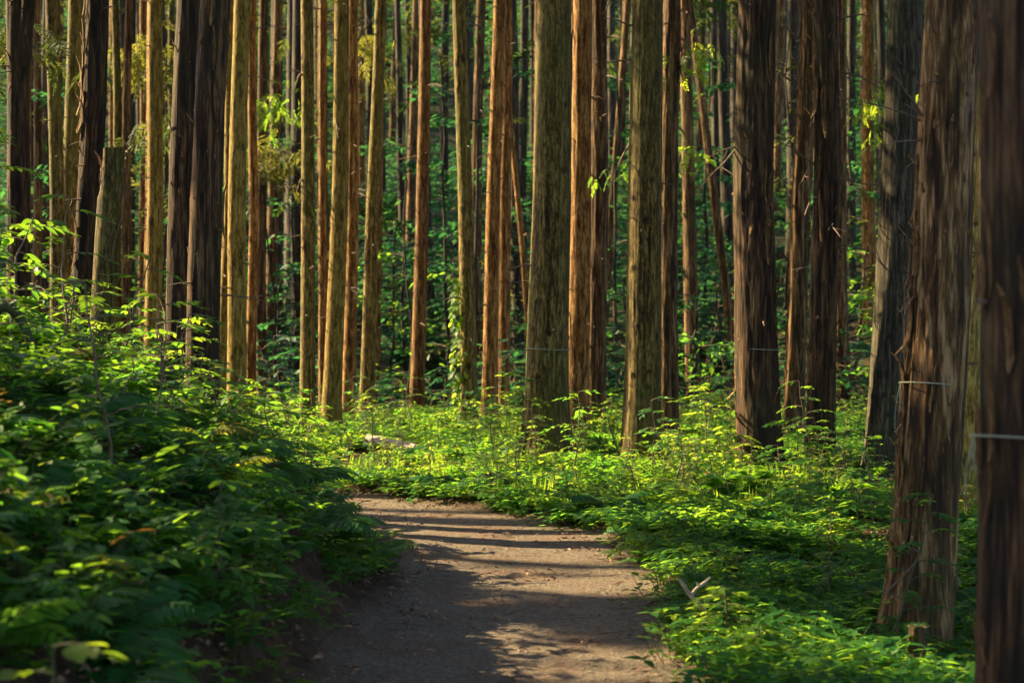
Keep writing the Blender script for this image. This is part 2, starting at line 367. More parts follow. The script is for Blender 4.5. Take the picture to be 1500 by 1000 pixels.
def trunk_mesh(r0, H, kind, lean, seed, nr=40, dz=.06, zvis=6, flare=.35, taper=.13, fork=None, bend=0.0, zmid=2.5):
    amp, kf, zf = KN[kind]; dz2 = .6
    zs = np.concatenate([np.arange(-.25, zvis, dz), np.arange(zvis, H, dz2), [H]])
    a = np.arange(nr)*2*math.pi/nr; A, ZZ = np.meshgrid(a, zs)
    u = A/(2*math.pi)
    wob = (fbm(N3, ZZ*.6+seed*3, np.full_like(ZZ, seed*1.0), 2)-.5)*.06
    th = u + wob
    f = fbm(N1, (th*kf) % kf, ZZ*zf+seed*7, 4, px=kf)
    rid = 1-np.abs(2*f-1)*2.2
    f2 = fbm(N2, (th*kf*3) % (kf*3), ZZ*zf*3+seed, 2, px=kf*3)
    r = r0*np.clip(1-taper*(ZZ-zmid)/3.0, .0, 2)
    up = np.clip((ZZ-zvis)/(H-zvis), 0, 1); rv = r0*(1-taper*(zvis-zmid)/3)
    r = np.where(ZZ > zvis, rv*(1-.93*up**1.1), r)
    amp_m = amp*.075*min(1, r0/.15)
    lob = 1+.5*(N3((A/(2*math.pi)*6) % 6, np.full_like(A, seed*5.3), 6)-.35)
    r = r*(1+flare*np.exp(-np.clip(ZZ+.05, 0, None)/.30)*lob) + amp_m*(rid*.55+f2*.4)*.55*(np.where(ZZ > zvis, .5, 1))
    r = r*(1+.05*(fbm(N3, (u*3) % 3, ZZ*.5+seed, 2, px=3)-.5))
    tint = .22*(rid-.25)+.30*(f2-.5)
    if kind in 'oyg':                                              # branch scars
        rk = np.random.default_rng(seed)
        for _ in range(int(zvis*5)):
            za, aa = rk.uniform(.3, zvis), rk.uniform(math.pi*.95, math.pi*2.05)
            q = np.exp(-(((A-aa+math.pi) % (2*math.pi)-math.pi)*r0/.022)**2-((ZZ-za)/.024)**2)
            r = r+.012*q; tint = tint-.55*q
    bend = bend or random.Random(seed).uniform(-.03, .03)
    bx = bend*np.sin(np.clip(ZZ/zvis, 0, 1.4)*math.pi)+.02*(N3(ZZ*.35+seed, np.full_like(ZZ, 3.))-.5)*np.clip(ZZ, 0, 3)
    V = np.stack([np.cos(A)*r+lean[0]*ZZ+bx, np.sin(A)*r+lean[1]*ZZ, ZZ], -1).reshape(-1, 3)
    nz = len(zs); i = np.arange(nz-1)[:, None]*nr; j = np.arange(nr)[None]; k = (j+1) % nr
    F = np.stack([i+j, i+k, i+nr+k, i+nr+j], -1).reshape(-1, 4)
    s = Soup(); s.add(V, F, 0, tint.ravel()); return s.mesh('trunk', [BARKS[kind]])
def dead_branch(p, d, ln, r=.008, seed=0, droop=.1, forkp=True):
    rng = np.random.default_rng(seed); p = np.asarray(p, float); d = norm(np.asarray(d, float)); s = Soup()
    t = np.linspace(0, 1, 7); P = p+d*(t[:, None]*ln)+np.array([0, 0, -droop*ln])*t[:, None]**2
    P[1:] += np.cumsum(rng.normal(0, .015*ln, (6, 3)), 0)
    s.add(*tube(P, r*(1-.75*t)+.001, 5))
    if forkp:
        for q in range(rng.integers(1, 4)):
            i = rng.integers(2, 5); d2 = norm(d+rng.normal(0, .55, 3)); Q = P[i]+d2*(t[:, None]*ln*rng.uniform(.2, .5))
            s.add(*tube(Q[:5], (r*.5*(1-.75*t)+.0008)[:5], 4))
    return s.mesh('dead_branch', [TWIG])
def strip_mesh(seed):
    r = np.random.default_rng(seed); t = np.linspace(0, 1, 7)
    out = .001+.022*(np.abs(t-.5)*2)**3*r.uniform(.2, 1.6); 
    if seed % 2: out[-2:] += np.array([.01, .05])
    w_ = .5*np.interp(t, [0, .15, .8, 1], [.25, 1, .8, .1])*.042*r.uniform(.6, 1.3); dx = np.cumsum(r.normal(0, .003, 7))
    V = np.concatenate([np.stack([dx-w_, out-.004, t*.42], -1), np.stack([dx, out+.003, t*.42], -1), np.stack([dx+w_, out-.004, t*.42], -1)])
    F = [(a*7+i, a*7+i+1, (a+1)*7+i+1, (a+1)*7+i) for a in (0, 1) for i in range(6)]
    s = Soup(); s.add(V, F, 0, .12); return s.mesh('bark_strip', [B_CEDAR])
STRIPS = [strip_mesh(i) for i in range(6)]
TREES = {}
def tree(key, name, label, cat, top, bot, wpx, d, kind, H=19, z0=9.5, rad=2.1, nspr=480, nr=40, dz=.07, strips=0, stubs=0, group=None, flare=.35, bend=0, hidden_base=False):
    """top = x in the photo at y 0, bot = (x, y) low on the trunk, wpx its width there"""
    Pt = at(top, 0, d); Pb = at(bot[0], bot[1], d)
    lean = np.array([(Pt[0]-Pb[0])/(Pt[2]-Pb[2]), 0.0])
    zg = gz(Pb[0], d); base = np.array([Pb[0]+lean[0]*(zg-Pb[2]), d, zg])
    r0 = wpx/2/FPX*d*.97; lean2 = lean+np.array([0, random.uniform(-.01, .01)])
    t = thing(name, label, cat, base, group or 'tall conifer trunks of the stand')
    seed = len(TREES)+3; zv = EYE+.2*d-zg+.3
    child('trunk', trunk_mesh(r0, H, kind, lean2, seed, nr, dz, zv, flare, bend=bend, zmid=2.2), t)
    child('crown', crown_mesh(base, lean2, z0, H+.6, rad, nspr, fine=False), t)
    rng = np.random.default_rng(seed*13)
    def surf(a, z): 
        rr = r0*(1-.13*(z-2.2)/3)
        return np.array([math.cos(a)*rr+lean2[0]*z+bend*math.sin(min(z/zv, 1.4)*math.pi), math.sin(a)*rr+lean2[1]*z, z])
    for i in range(strips):
        a = rng.uniform(math.pi*.98, math.pi*1.9) if rng.random() > .45 else rng.normal(math.pi*1.05, .18); z = rng.uniform(.1, zv-.6)
        o_ = np.array([math.cos(a), math.sin(a), 0]); up = norm(np.array([lean2[0]+rng.normal(0, .06), 0, 1.]))
        R = np.stack([np.cross(o_, up), o_, up], -1)
        if rng.random() < .4: R[:, 2] *= -1; R[:, 0] *= -1
        sc_ = rng.uniform(.4, 1.0)*max(.8, min(1.3, d/10)); child('bark_strip', STRIPS[rng.integers(0, 6)], t, mat=M4(R, surf(a, z)+o_*.004, sc_))
    for i in range(stubs+5):
        a = rng.uniform(math.pi, 2*math.pi); z = rng.uniform(1.2, zv); o_ = np.array([math.cos(a), math.sin(a), rng.uniform(-.2, .3)])
        child('dead_branch', dead_branch(surf(a, z), o_, rng.uniform(.05, .5)*(1 if i < stubs else .45), .008*max(1, d/20), i+seed*50), t)
    TREES[key] = dict(o=t, base=base, r=r0, lean=lean2, surf=surf, zv=zv, bend=bend)
    return t
def branch_px(key, p0, p1, r=.008, seed=1, droop=.06):
    T = TREES[key]; d = T['base'][1]; a = at(*p0, d-.02)-T['base']; b_ = at(*p1, d-random.uniform(.1, .5))-T['base']
    child('dead_branch', dead_branch(a, b_-a, float(np.linalg.norm(b_-a)), r, seed, droop), T['o'])

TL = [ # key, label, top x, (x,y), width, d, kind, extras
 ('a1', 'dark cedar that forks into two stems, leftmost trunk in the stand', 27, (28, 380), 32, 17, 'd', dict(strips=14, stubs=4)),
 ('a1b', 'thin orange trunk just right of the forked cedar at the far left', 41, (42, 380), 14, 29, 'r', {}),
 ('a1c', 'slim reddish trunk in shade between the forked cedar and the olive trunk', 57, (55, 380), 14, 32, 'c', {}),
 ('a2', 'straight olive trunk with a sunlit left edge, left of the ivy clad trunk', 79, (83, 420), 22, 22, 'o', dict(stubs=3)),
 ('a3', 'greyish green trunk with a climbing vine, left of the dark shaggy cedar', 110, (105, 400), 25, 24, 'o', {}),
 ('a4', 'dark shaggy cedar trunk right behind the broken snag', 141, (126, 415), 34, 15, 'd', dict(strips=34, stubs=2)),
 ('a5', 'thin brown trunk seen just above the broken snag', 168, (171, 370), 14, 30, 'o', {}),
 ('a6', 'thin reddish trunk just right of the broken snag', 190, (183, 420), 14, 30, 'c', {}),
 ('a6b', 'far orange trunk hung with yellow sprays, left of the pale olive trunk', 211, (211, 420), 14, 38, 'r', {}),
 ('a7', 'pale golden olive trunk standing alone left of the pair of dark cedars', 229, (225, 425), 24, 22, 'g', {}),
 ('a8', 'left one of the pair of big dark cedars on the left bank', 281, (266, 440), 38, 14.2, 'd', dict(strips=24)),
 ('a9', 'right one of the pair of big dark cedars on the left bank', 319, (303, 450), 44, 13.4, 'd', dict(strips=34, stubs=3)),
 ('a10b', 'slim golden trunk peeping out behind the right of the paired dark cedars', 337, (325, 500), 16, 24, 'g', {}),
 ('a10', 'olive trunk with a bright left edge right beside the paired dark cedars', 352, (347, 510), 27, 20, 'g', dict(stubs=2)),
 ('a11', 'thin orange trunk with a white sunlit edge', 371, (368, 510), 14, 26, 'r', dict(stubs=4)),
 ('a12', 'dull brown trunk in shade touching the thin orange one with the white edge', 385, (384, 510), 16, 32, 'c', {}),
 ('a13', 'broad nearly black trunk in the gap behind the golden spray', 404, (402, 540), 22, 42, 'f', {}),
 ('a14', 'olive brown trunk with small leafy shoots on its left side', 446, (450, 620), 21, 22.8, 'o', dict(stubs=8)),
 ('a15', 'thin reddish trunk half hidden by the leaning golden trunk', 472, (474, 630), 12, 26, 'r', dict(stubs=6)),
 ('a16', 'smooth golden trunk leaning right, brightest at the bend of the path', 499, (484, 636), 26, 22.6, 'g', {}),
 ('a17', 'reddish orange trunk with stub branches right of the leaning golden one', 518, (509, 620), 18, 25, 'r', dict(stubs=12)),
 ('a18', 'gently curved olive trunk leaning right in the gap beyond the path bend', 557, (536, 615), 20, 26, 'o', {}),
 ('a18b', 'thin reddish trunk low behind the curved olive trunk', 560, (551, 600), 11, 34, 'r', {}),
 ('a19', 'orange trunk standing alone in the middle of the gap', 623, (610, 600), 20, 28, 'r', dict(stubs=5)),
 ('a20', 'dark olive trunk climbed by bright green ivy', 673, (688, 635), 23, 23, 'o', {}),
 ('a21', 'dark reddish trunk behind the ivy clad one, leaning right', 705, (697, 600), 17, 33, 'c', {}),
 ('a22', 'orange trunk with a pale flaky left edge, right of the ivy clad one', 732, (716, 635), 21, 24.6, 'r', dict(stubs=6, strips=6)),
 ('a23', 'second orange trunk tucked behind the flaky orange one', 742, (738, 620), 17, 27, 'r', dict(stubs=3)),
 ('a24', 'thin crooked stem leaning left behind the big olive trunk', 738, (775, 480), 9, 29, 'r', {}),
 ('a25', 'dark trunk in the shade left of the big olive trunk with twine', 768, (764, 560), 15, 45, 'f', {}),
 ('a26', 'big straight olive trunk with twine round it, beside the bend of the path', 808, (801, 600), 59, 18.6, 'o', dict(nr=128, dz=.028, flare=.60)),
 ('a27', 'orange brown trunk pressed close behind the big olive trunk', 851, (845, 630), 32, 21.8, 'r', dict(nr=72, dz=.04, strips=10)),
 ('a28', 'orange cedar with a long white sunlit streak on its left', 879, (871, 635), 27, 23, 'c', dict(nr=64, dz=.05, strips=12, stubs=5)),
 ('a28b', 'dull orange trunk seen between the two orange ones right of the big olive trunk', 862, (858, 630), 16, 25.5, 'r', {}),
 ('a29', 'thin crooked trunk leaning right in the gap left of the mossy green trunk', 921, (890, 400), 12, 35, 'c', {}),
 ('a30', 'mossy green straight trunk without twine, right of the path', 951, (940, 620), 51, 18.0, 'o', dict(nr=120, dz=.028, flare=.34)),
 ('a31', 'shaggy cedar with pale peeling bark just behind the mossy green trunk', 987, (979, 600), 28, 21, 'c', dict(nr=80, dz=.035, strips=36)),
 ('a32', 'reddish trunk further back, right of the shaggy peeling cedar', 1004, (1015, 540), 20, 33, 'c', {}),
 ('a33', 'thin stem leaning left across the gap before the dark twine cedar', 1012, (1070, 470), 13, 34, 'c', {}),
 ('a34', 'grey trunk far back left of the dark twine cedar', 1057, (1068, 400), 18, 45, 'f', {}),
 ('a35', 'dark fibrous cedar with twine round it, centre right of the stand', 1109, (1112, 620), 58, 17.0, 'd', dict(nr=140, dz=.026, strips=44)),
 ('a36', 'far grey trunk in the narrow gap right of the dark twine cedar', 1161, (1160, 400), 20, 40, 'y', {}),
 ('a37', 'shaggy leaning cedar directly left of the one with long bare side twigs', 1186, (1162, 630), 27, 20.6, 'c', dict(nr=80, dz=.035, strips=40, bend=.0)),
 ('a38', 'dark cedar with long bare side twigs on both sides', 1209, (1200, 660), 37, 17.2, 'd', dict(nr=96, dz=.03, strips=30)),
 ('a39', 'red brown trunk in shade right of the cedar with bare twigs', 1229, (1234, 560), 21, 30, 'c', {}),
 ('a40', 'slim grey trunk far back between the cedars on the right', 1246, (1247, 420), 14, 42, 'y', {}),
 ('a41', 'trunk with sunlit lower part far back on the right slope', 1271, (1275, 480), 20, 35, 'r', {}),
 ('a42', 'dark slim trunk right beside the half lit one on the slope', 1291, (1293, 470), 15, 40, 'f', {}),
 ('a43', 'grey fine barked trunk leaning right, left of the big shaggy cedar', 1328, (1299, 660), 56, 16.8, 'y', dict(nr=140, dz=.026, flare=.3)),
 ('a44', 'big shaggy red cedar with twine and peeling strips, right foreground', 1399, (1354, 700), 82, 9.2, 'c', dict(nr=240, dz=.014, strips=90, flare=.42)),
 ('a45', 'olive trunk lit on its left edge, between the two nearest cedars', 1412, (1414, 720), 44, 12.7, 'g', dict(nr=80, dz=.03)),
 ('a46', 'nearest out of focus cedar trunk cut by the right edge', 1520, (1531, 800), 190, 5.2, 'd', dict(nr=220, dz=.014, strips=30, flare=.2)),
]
for key, lab, top, bot, wp, d, kind, ex in TL:
    nm = {'o': 'conifer_tree', 'g': 'conifer_tree', 'y': 'conifer_tree', 'f': 'conifer_tree'}.get(kind, 'cedar_tree')
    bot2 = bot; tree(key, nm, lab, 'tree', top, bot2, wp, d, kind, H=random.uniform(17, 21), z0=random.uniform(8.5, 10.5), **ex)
def roots(key, n, seed):
    T = TREES[key]; r = np.random.default_rng(seed); r0 = T['r']
    for i in range(n):
        a = math.pi+(i+.5)/n*math.pi+r.normal(0, .2); L = r0*r.uniform(1.3, 2.6); t = np.linspace(0, 1, 7); aa = a+r.normal(0, .25)*t
        x = np.cos(aa)*(r0*.75+L*t); y = np.sin(aa)*(r0*.75+L*t); z = ground(x+T['base'][0], y+T['base'][1])-T['base'][2]+.55*r0*(1-t)**2.2-.01
        z[0] = max(z[0], .9*r0); s = Soup(); s.add(*tube(np.stack([x, y, z], -1), r0*.30*(1-.75*t), 9), 0, r.uniform(-.05, .15))
        child('root', s.mesh('root', [T['o'].children[0].data.materials[0]]), T['o'])
for i, (k, n) in enumerate([('a26', 6), ('a30', 5), ('a35', 6), ('a38', 4), ('a43', 5), ('a44', 6), ('a37', 3), ('a27', 3), ('a45', 3)]): roots(k, n, i)
# second stem of the forked cedar
T = TREES['a1']; p0 = at(32, 120, 17)-T['base']; p1 = at(42, 0, 16.9)-T['base']; p2 = p1+(p1-p0)*6*np.array([.5, 1, 1])
s = Soup(); P = np.linspace(0, 1, 22)[:, None]; Q = np.where(P < .15, p0+(p1-p0)*P/.15, p1+(p2-p1)*(P-.15)/.85)
s.add(*tube(Q, .075*(1-.7*P[:, 0]), 16), 0, .0); child('second_stem', s.mesh('second_stem', [B_DARK]), T['o'])
# bare side twigs read off the photograph
for i, (k, a, b_) in enumerate([('a38', (1190, 122), (1150, 105)), ('a38', (1192, 240), (1138, 205)), ('a38', (1190, 246), (1168, 268)), ('a38', (1186, 293), (1172, 335)),
    ('a38', (1225, 30), (1275, 12)), ('a38', (1225, 105), (1300, 130)), ('a38', (1222, 262), (1288, 268)), ('a38', (1222, 356), (1290, 372)), ('a38', (1184, 392), (1158, 398)),
    ('a38', (1210, 322), (1235, 345)), ('a37', (1165, 55), (1138, 28)), ('a37', (1160, 120), (1118, 90)), ('a44', (1362, 180), (1300, 92)), ('a44', (1362, 178), (1322, 150)),
    ('a44', (1352, 205), (1300, 200)), ('a44', (1350, 178), (1232, 118)), ('a44', (1375, 62), (1362, 15)), ('a35', (1082, 215), (1022, 262)), ('a35', (1082, 214), (1044, 225)),
    ('a30', (928, 38), (886, 20)), ('a30', (926, 87), (888, 88)), ('a28', (885, 28), (900, -20)), ('a28', (862, 140), (886, 142)), ('a26', (778, 388), (735, 395)), ('a28', (866, 395), (905, 383)),
    ('a16', (492, 170), (500, 200)), ('a17', (525, 60), (548, 20)), ('a20', (675, 436), (648, 438)), ('a46', (1424, 110), (1402, 190)), ('a44', (1340, 430), (1322, 455))]):
    branch_px(k, a, b_, .009*TREES[k]['base'][1]/15, i+100)

# twine marks tied round four trunks
def twine(key, py, side, label, drop=.25):
    T = TREES[key]; d = T['base'][1]; z = at(750, py, d)[2]-T['base'][2]
    a = np.linspace(0, 2*math.pi, 49); rr = T['r']*(1-.13*(z-2.2)/3)*1.035+.012
    P = np.stack([np.cos(a)*rr+T['lean'][0]*z, np.sin(a)*rr+T['lean'][1]*z, z+.006*np.sin(a*2)], -1)
    s = Soup(); s.add(*tube(P, .0026+.00012*T['base'][1], 6)); root = thing('twine', label, 'twine', T['base'], 'twine marks tied round trunks', me=s.mesh('twine', [TWINE]))
    e = np.array([-rr+T['lean'][0]*z, -.03, z]); t = np.linspace(0, 1, 9)[:, None]
    s = Soup(); s.add(*tube(e+np.array([-.015, -.02, 0])*np.sin(t*3)+np.array([-.03, -.01, -drop])*t, .0022, 5)); s.add(*tube(e+np.array([-.02, -.03, 0])*np.sin(t*2)+np.array([.01, -.02, -drop*.6])*t, .0018, 5))
    child('loose_end', s.mesh('loose_end', [TWINE]), root)
twine('a26', 511, -1, 'thin pale twine round the big olive trunk beside the path bend')
twine('a35', 511, -1, 'thin pale twine round the dark fibrous cedar centre right')
twine('a44', 560, -1, 'pale twine round the big shaggy red cedar')
twine('a46', 637, -1, 'blurred pale twine round the nearest trunk at the right edge', .18)

# trees of the same stand around the frame whose crowns shade the place, and the rows behind
used = [tuple(T['base'][:2]) for T in TREES.values()]
def near_used(x, y, m): return any((x-a)**2+(y-b)**2 < m*m for a, b in used)
TRV = [trunk_mesh(r, 19, k, np.array([l, 0.]), 70+i, 14, .3, 6, .35) for i, (r, k, l) in enumerate([(.15, 'd', .01), (.13, 'c', -.01), (.17, 'd', 0), (.14, 'o', .015)])]
cnt = 0
for gx_ in np.arange(-36, 16, 3.1):
    for gy_ in np.arange(-8, 58, 3.1):
        x, y = gx_+random.uniform(-1, 1), gy_+random.uniform(-1, 1)
        infr = y > 1 and abs(x) < y*.30+1.2
        if infr and y < 30: continue
        if infr: continue
        if abs(path_sd(x, y)) < 1.7 or near_used(x, y, 1.3): continue
        if y < 2 and random.random() < .65: continue                # stand thinned behind the camera to let sky light in
        if x > 4 and random.random() < .3: continue
        if x < -14-y*.9+22 and y < -2: continue
        ss = y-SAZ[1]/SAZ[0]*x                                      # thinned where the photo's light comes through
        if x < 3 and y > 2 and random.random() < float(np.interp(ss, [7.2, 8, 12, 15, 17, 19, 21, 28, 34, 45], [.1, .60, .76, .78, .80, .84, .88, .80, .6, .3])): continue
        if 11.9 < ss < 13.0 and x < -3: continue
        base = np.array([x, y, gz(x, y)]); used.append((x, y)); cnt += 1
        t = thing('cedar_tree', 'tall cedar of the stand beside the path', 'tree', base, 'cedars of the stand around the path')
        child('trunk', TRV[cnt % 4], t); child('crown', crown_mesh(base, np.zeros(2), random.uniform(8, 10), random.uniform(18, 21), random.uniform(2.3, 3.2), 850), t)
for x, y in ((-14.5, 17.8), (-17.5, 18.0), (-12.8, 19.3), (-16.2, 21.2), (-11, 12.5), (-15, 13.2)):  # cedars added out of view, their dense crowns placed to shade the ground
    base = np.array([x, y, gz(x, y)]); used.append((x, y)); cnt += 1
    t = thing('cedar_tree', 'unseen full crowned cedar added left of the path for shade', 'tree', base, 'cedars of the stand around the path')
    child('trunk', TRV[cnt % 4], t); child('crown', crown_mesh(base, np.zeros(2), 8.5, 20, 2.9, 1700), t)
TRF = [trunk_mesh(r, 20, k, np.array([l, 0.]), 90+i, 10, .4, 14, .3) for i, (r, k, l) in enumerate([(.16, 'f', .012), (.12, 'f', -.02), (.19, 'f', 0), (.13, 'c', .02), (.15, 'y', -.008), (.13, 'o', 0), (.14, 'r', .008)])]
nf = 0
for ring, (y0, y1, num) in enumerate([(33, 48, 36), (48, 70, 75), (70, 110, 90)]):
    tries = 0; got = 0
    while got < num and tries < 4000:
        tries += 1; y = random.uniform(y0, y1); x = random.uniform(-.34*y-2, .34*y+2)
        if near_used(x, y, 1.5 if y < 50 else 1.9): continue
        px = 750+x/y*FPX
        if y < 45 and 515 < px < 690 and random.random() < .6: continue
        base = np.array([x, y, gz(x, y)-.05]); used.append((x, y)); got += 1; nf += 1
        ti = random.randrange(7); where = 'on the near part of the slope behind the stand' if y < 48 else 'halfway up the dim slope behind' if y < 70 else 'near the top of the far slope'
        t = thing('distant_conifer', ('straight shaded brown', 'thin shaded left leaning', 'thick shaded brown', 'reddish right leaning', 'grey barked', 'olive barked', 'orange barked')[ti]+' conifer '+where, 'tree', base, 'distant conifers on the slope behind')
        child('trunk', TRF[ti], t)
        fine = y < 50
        child('crown', crown_mesh(base, np.zeros(2), (random.uniform(4.5, 8.5) if y < 70 else random.uniform(2.5, 6)) if y > 45 else random.uniform(5.0, 8.0), 19, random.uniform(2.2, 3.1), 260 if fine else 260, fine=fine, mat=L_GOLD if random.random() < .04 else L_CEDAR), t)
print('stand', cnt, 'far', nf)

# ------------------------------------------------------------------ plants
def herb_mesh(seed, h=.38, nl=16, ll=.11, tpl=LEAF2, mat=None, spread=1.0):
    r = np.random.default_rng(seed); s = Soup(); m = mat or L_HERB
    for k in range(r.integers(2, 5)):
        a = r.random()*6.28; ln = norm(np.array([math.cos(a)*.5*spread, math.sin(a)*.5*spread, 1])); hh = h*r.uniform(.6, 1.1)
        t = np.linspace(0, 1, 5); P = ln*(t[:, None]*hh)+np.array([math.cos(a), math.sin(a), -.3])*(t[:, None]**2*hh*.3)
        s.add(*tube(P, .0028*(1-.5*t), 3), 0, .3)
        n = nl; q = r.uniform(.25, 1, n); q[-3:] = 1; az = np.arange(n)*2.4+r.random()*6
        B = np.stack([np.interp(q, t, P[:, i]) for i in range(3)], -1)
        D = np.stack([np.cos(az), np.sin(az), r.uniform(-.25, .35, n)], -1)
        v, f = inst(*tpl, frames(D, np.array([0, 0, 1.])+r.normal(0, .25, (n, 3))), B+D*.01, ll*r.uniform(.6, 1.25, n)*(1.15-.4*q)); s.add(v, f, 1, np.repeat(r.random(n), len(tpl[0])))
    return s.mesh('leafy_herb', [STEM, m])
def cover_mesh(seed, mat=None, ll=.055, n=26, rad=.16, h=.12):
    r = np.random.default_rng(seed); s = Soup()
    B = np.stack([r.normal(0, rad*.6, n), r.normal(0, rad*.6, n), r.uniform(.3, 1, n)*h], -1)
    for j in range(3):
        az = r.random(n)*.6+j*2.09+np.arange(n); D = np.stack([np.cos(az), np.sin(az), r.uniform(-.3, .25, n)], -1)
        v, f = inst(*LEAF2, frames(D, np.array([0, 0, 1.])+r.normal(0, .2, (n, 3))), B, ll*r.uniform(.7, 1.3, n)); s.add(v, f, 1, np.repeat(r.random(n), len(LEAF2[0])))
    for b_ in B[::2]: s.add(*tube([(b_[0]*.6, b_[1]*.6, -.02), (b_[0], b_[1], b_[2])], .0015, 3), 0, .3)
    return s.mesh('ground_herb', [STEM, mat or L_HERB])
def frond(s, base, az, ln, arch, r, tint, k=16, mi=1, pin=.3):
    t = np.linspace(0, 1, 10); d = np.array([math.cos(az), math.sin(az)])
    el = math.radians(68)*(1-t)-math.radians(25+arch*20)*t; st = ln/9
    P = np.zeros((10, 3)); P[0] = base
    for i in range(1, 10): P[i] = P[i-1]+st*np.array([d[0]*math.cos(el[i]), d[1]*math.cos(el[i]), math.sin(el[i])])
    s.add(*tube(P, .0022*(1-.8*t), 3), 0, .3)
    q = np.linspace(.16, .99, k); B = np.stack([np.interp(q, t, P[:, i]) for i in range(3)], -1); T = norm(np.gradient(B, axis=0))
    side = norm(np.cross(T, np.array([0, 0, 1.]))); up = np.cross(side, T)
    L_ = ln*pin*np.sin(np.pi*np.clip((q*.93+.12), 0, 1))**.8+.01
    for sg in (-1, 1):
        D = side*sg+T*.45+r.normal(0, .05, (k, 3))-up*.12
        v, f = inst(NARROW[0]*np.array([1.25, 1, 1]), NARROW[1], frames(D, up), B, L_); s.add(v, f, mi, tint)
def fern_mesh(seed, ln=.55, n=8, mat=None, k=16):
    r = np.random.default_rng(seed); s = Soup()
    for i in range(n): frond(s, np.zeros(3), i*6.283/n+r.uniform(-.3, .3), ln*r.uniform(.7, 1.15), r.random(), r, r.random(), k)
    return s.mesh('fern', [STEM, mat or L_FERN])
def shrub_soup(seed, h=.9, sp=.5, nb=9, ll=.075, mat=None, tpl=LEAF, per=9):
    """woody shrub with flat layered twigs; returns stem soup and leaf transforms"""
    r = np.random.default_rng(seed); s = Soup(); Ls = []
    P = np.zeros((8, 3)); t = np.linspace(0, 1, 8); P[:, 2] = t*h; P[:, :2] = np.cumsum(r.normal(0, .02*h, (8, 2)), 0)
    s.add(*tube(P, .007*(1-.7*t)+.0015, 5), 0, .3)
    for b in range(nb):
        q = .25+.75*(b+1)/nb; o = np.array([np.interp(q, t, P[:, i]) for i in range(3)]); az = b*2.4+r.uniform(-.4, .4)
        L = sp*r.uniform(.6, 1.1)*(1.15-.6*q); u = np.linspace(0, 1, 6)
        Q = o+np.stack([math.cos(az)*u*L, math.sin(az)*u*L, (.35*u-.45*u*u)*L], -1); s.add(*tube(Q, .0032*(1-.7*u)+.0008, 4), 0, .3)
        for k in range(per):
            v = .18+.82*(k+1)/per; c = np.array([np.interp(v, u, Q[:, i]) for i in range(3)]); sg = 1 if k % 2 else -1
            ang = az+(sg*r.uniform(.6, 1.1) if k < per-1 else 0)
            Ls.append((c, np.array([math.cos(ang), math.sin(ang), r.uniform(-.3, .1)]), np.array([0, 0, 1.])+r.normal(0, .22, 3), ll*r.uniform(.7, 1.25)*(1.1-.25*v)))
    return s, Ls
def shrub_mesh(seed, mat=None, **k):
    s, Ls = shrub_soup(seed, **k); r = np.random.default_rng(seed)
    C = np.array([l[0] for l in Ls]); R = frames(np.array([l[1] for l in Ls]), np.array([l[2] for l in Ls])); S = np.array([l[3] for l in Ls])
    v, f = inst(*LEAF, R, C, S); s.add(v, f, 1, np.repeat(r.random(len(Ls)), len(LEAF[0]))); return s.mesh('shrub', [TWIG, mat or L_HERB])
def grass_mesh(seed, n=26, ln=.22):
    r = np.random.default_rng(seed); s = Soup(); a = r.random(n)*6.28
    D = np.stack([np.cos(a)*.55, np.sin(a)*.55, np.ones(n)], -1); v, f = inst(BLADE[0]*np.array([1.2, 1, 2]), BLADE[1], frames(D, np.stack([np.cos(a), np.sin(a), -.4*np.ones(n)], -1)), np.stack([r.normal(0, .02, n), r.normal(0, .02, n), np.zeros(n)], -1), ln*r.uniform(.5, 1.2, n))
    s.add(v, f, 1, np.repeat(r.random(n), len(BLADE[0]))); return s.mesh('grass_tuft', [STEM, L_BRIGHT])
def pebble_mesh(seed):
    r = np.random.default_rng(seed); a = np.arange(6)*1.047; V = [(0, 0, .5)]+[(math.cos(x)*r.uniform(.7, 1), math.sin(x)*r.uniform(.6, 1), r.uniform(.1, .25)) for x in a]+[(math.cos(x)*.7, math.sin(x)*.7, -.2) for x in a]
    F = [(0, 1+i, 1+(i+1) % 6) for i in range(6)]; s = Soup(); s.add(V, F, 0); s.F[0] = np.array(F+[(1+i, 7+i, 7+(i+1) % 6) for i in range(6)]+[(1+i, 7+(i+1) % 6, 1+(i+1) % 6) for i in range(6)]); s.M[0] = np.zeros(18); return s.mesh('pebble', [STONE])
def twig_mesh(seed):
    r = np.random.default_rng(seed); t = np.linspace(0, 1, 5); P = np.stack([t-.5, np.cumsum(r.normal(0, .05, 5)), .012+.02*r.random(5)], -1); s = Soup(); s.add(*tube(P, .011*(1-.5*t), 4)); return s.mesh('twig', [TWIG])
def litter_mesh(seed):
    r = np.random.default_rng(seed); s = Soup(); n = 7
    P = np.stack([r.normal(0, .08, n), r.normal(0, .08, n), r.uniform(.004, .012, n)], -1); a = r.random(n)*6.28
    v, f = inst(*leaf_tpl(2, .4, .5, .6), frames(np.stack([np.cos(a), np.sin(a), r.normal(0, .25, n)], -1), np.array([0, 0, 1.])+r.normal(0, .4, (n, 3))), P, r.uniform(.02, .055, n)); s.add(v, f, 0, .5); return s.mesh('litter', [LITTER])

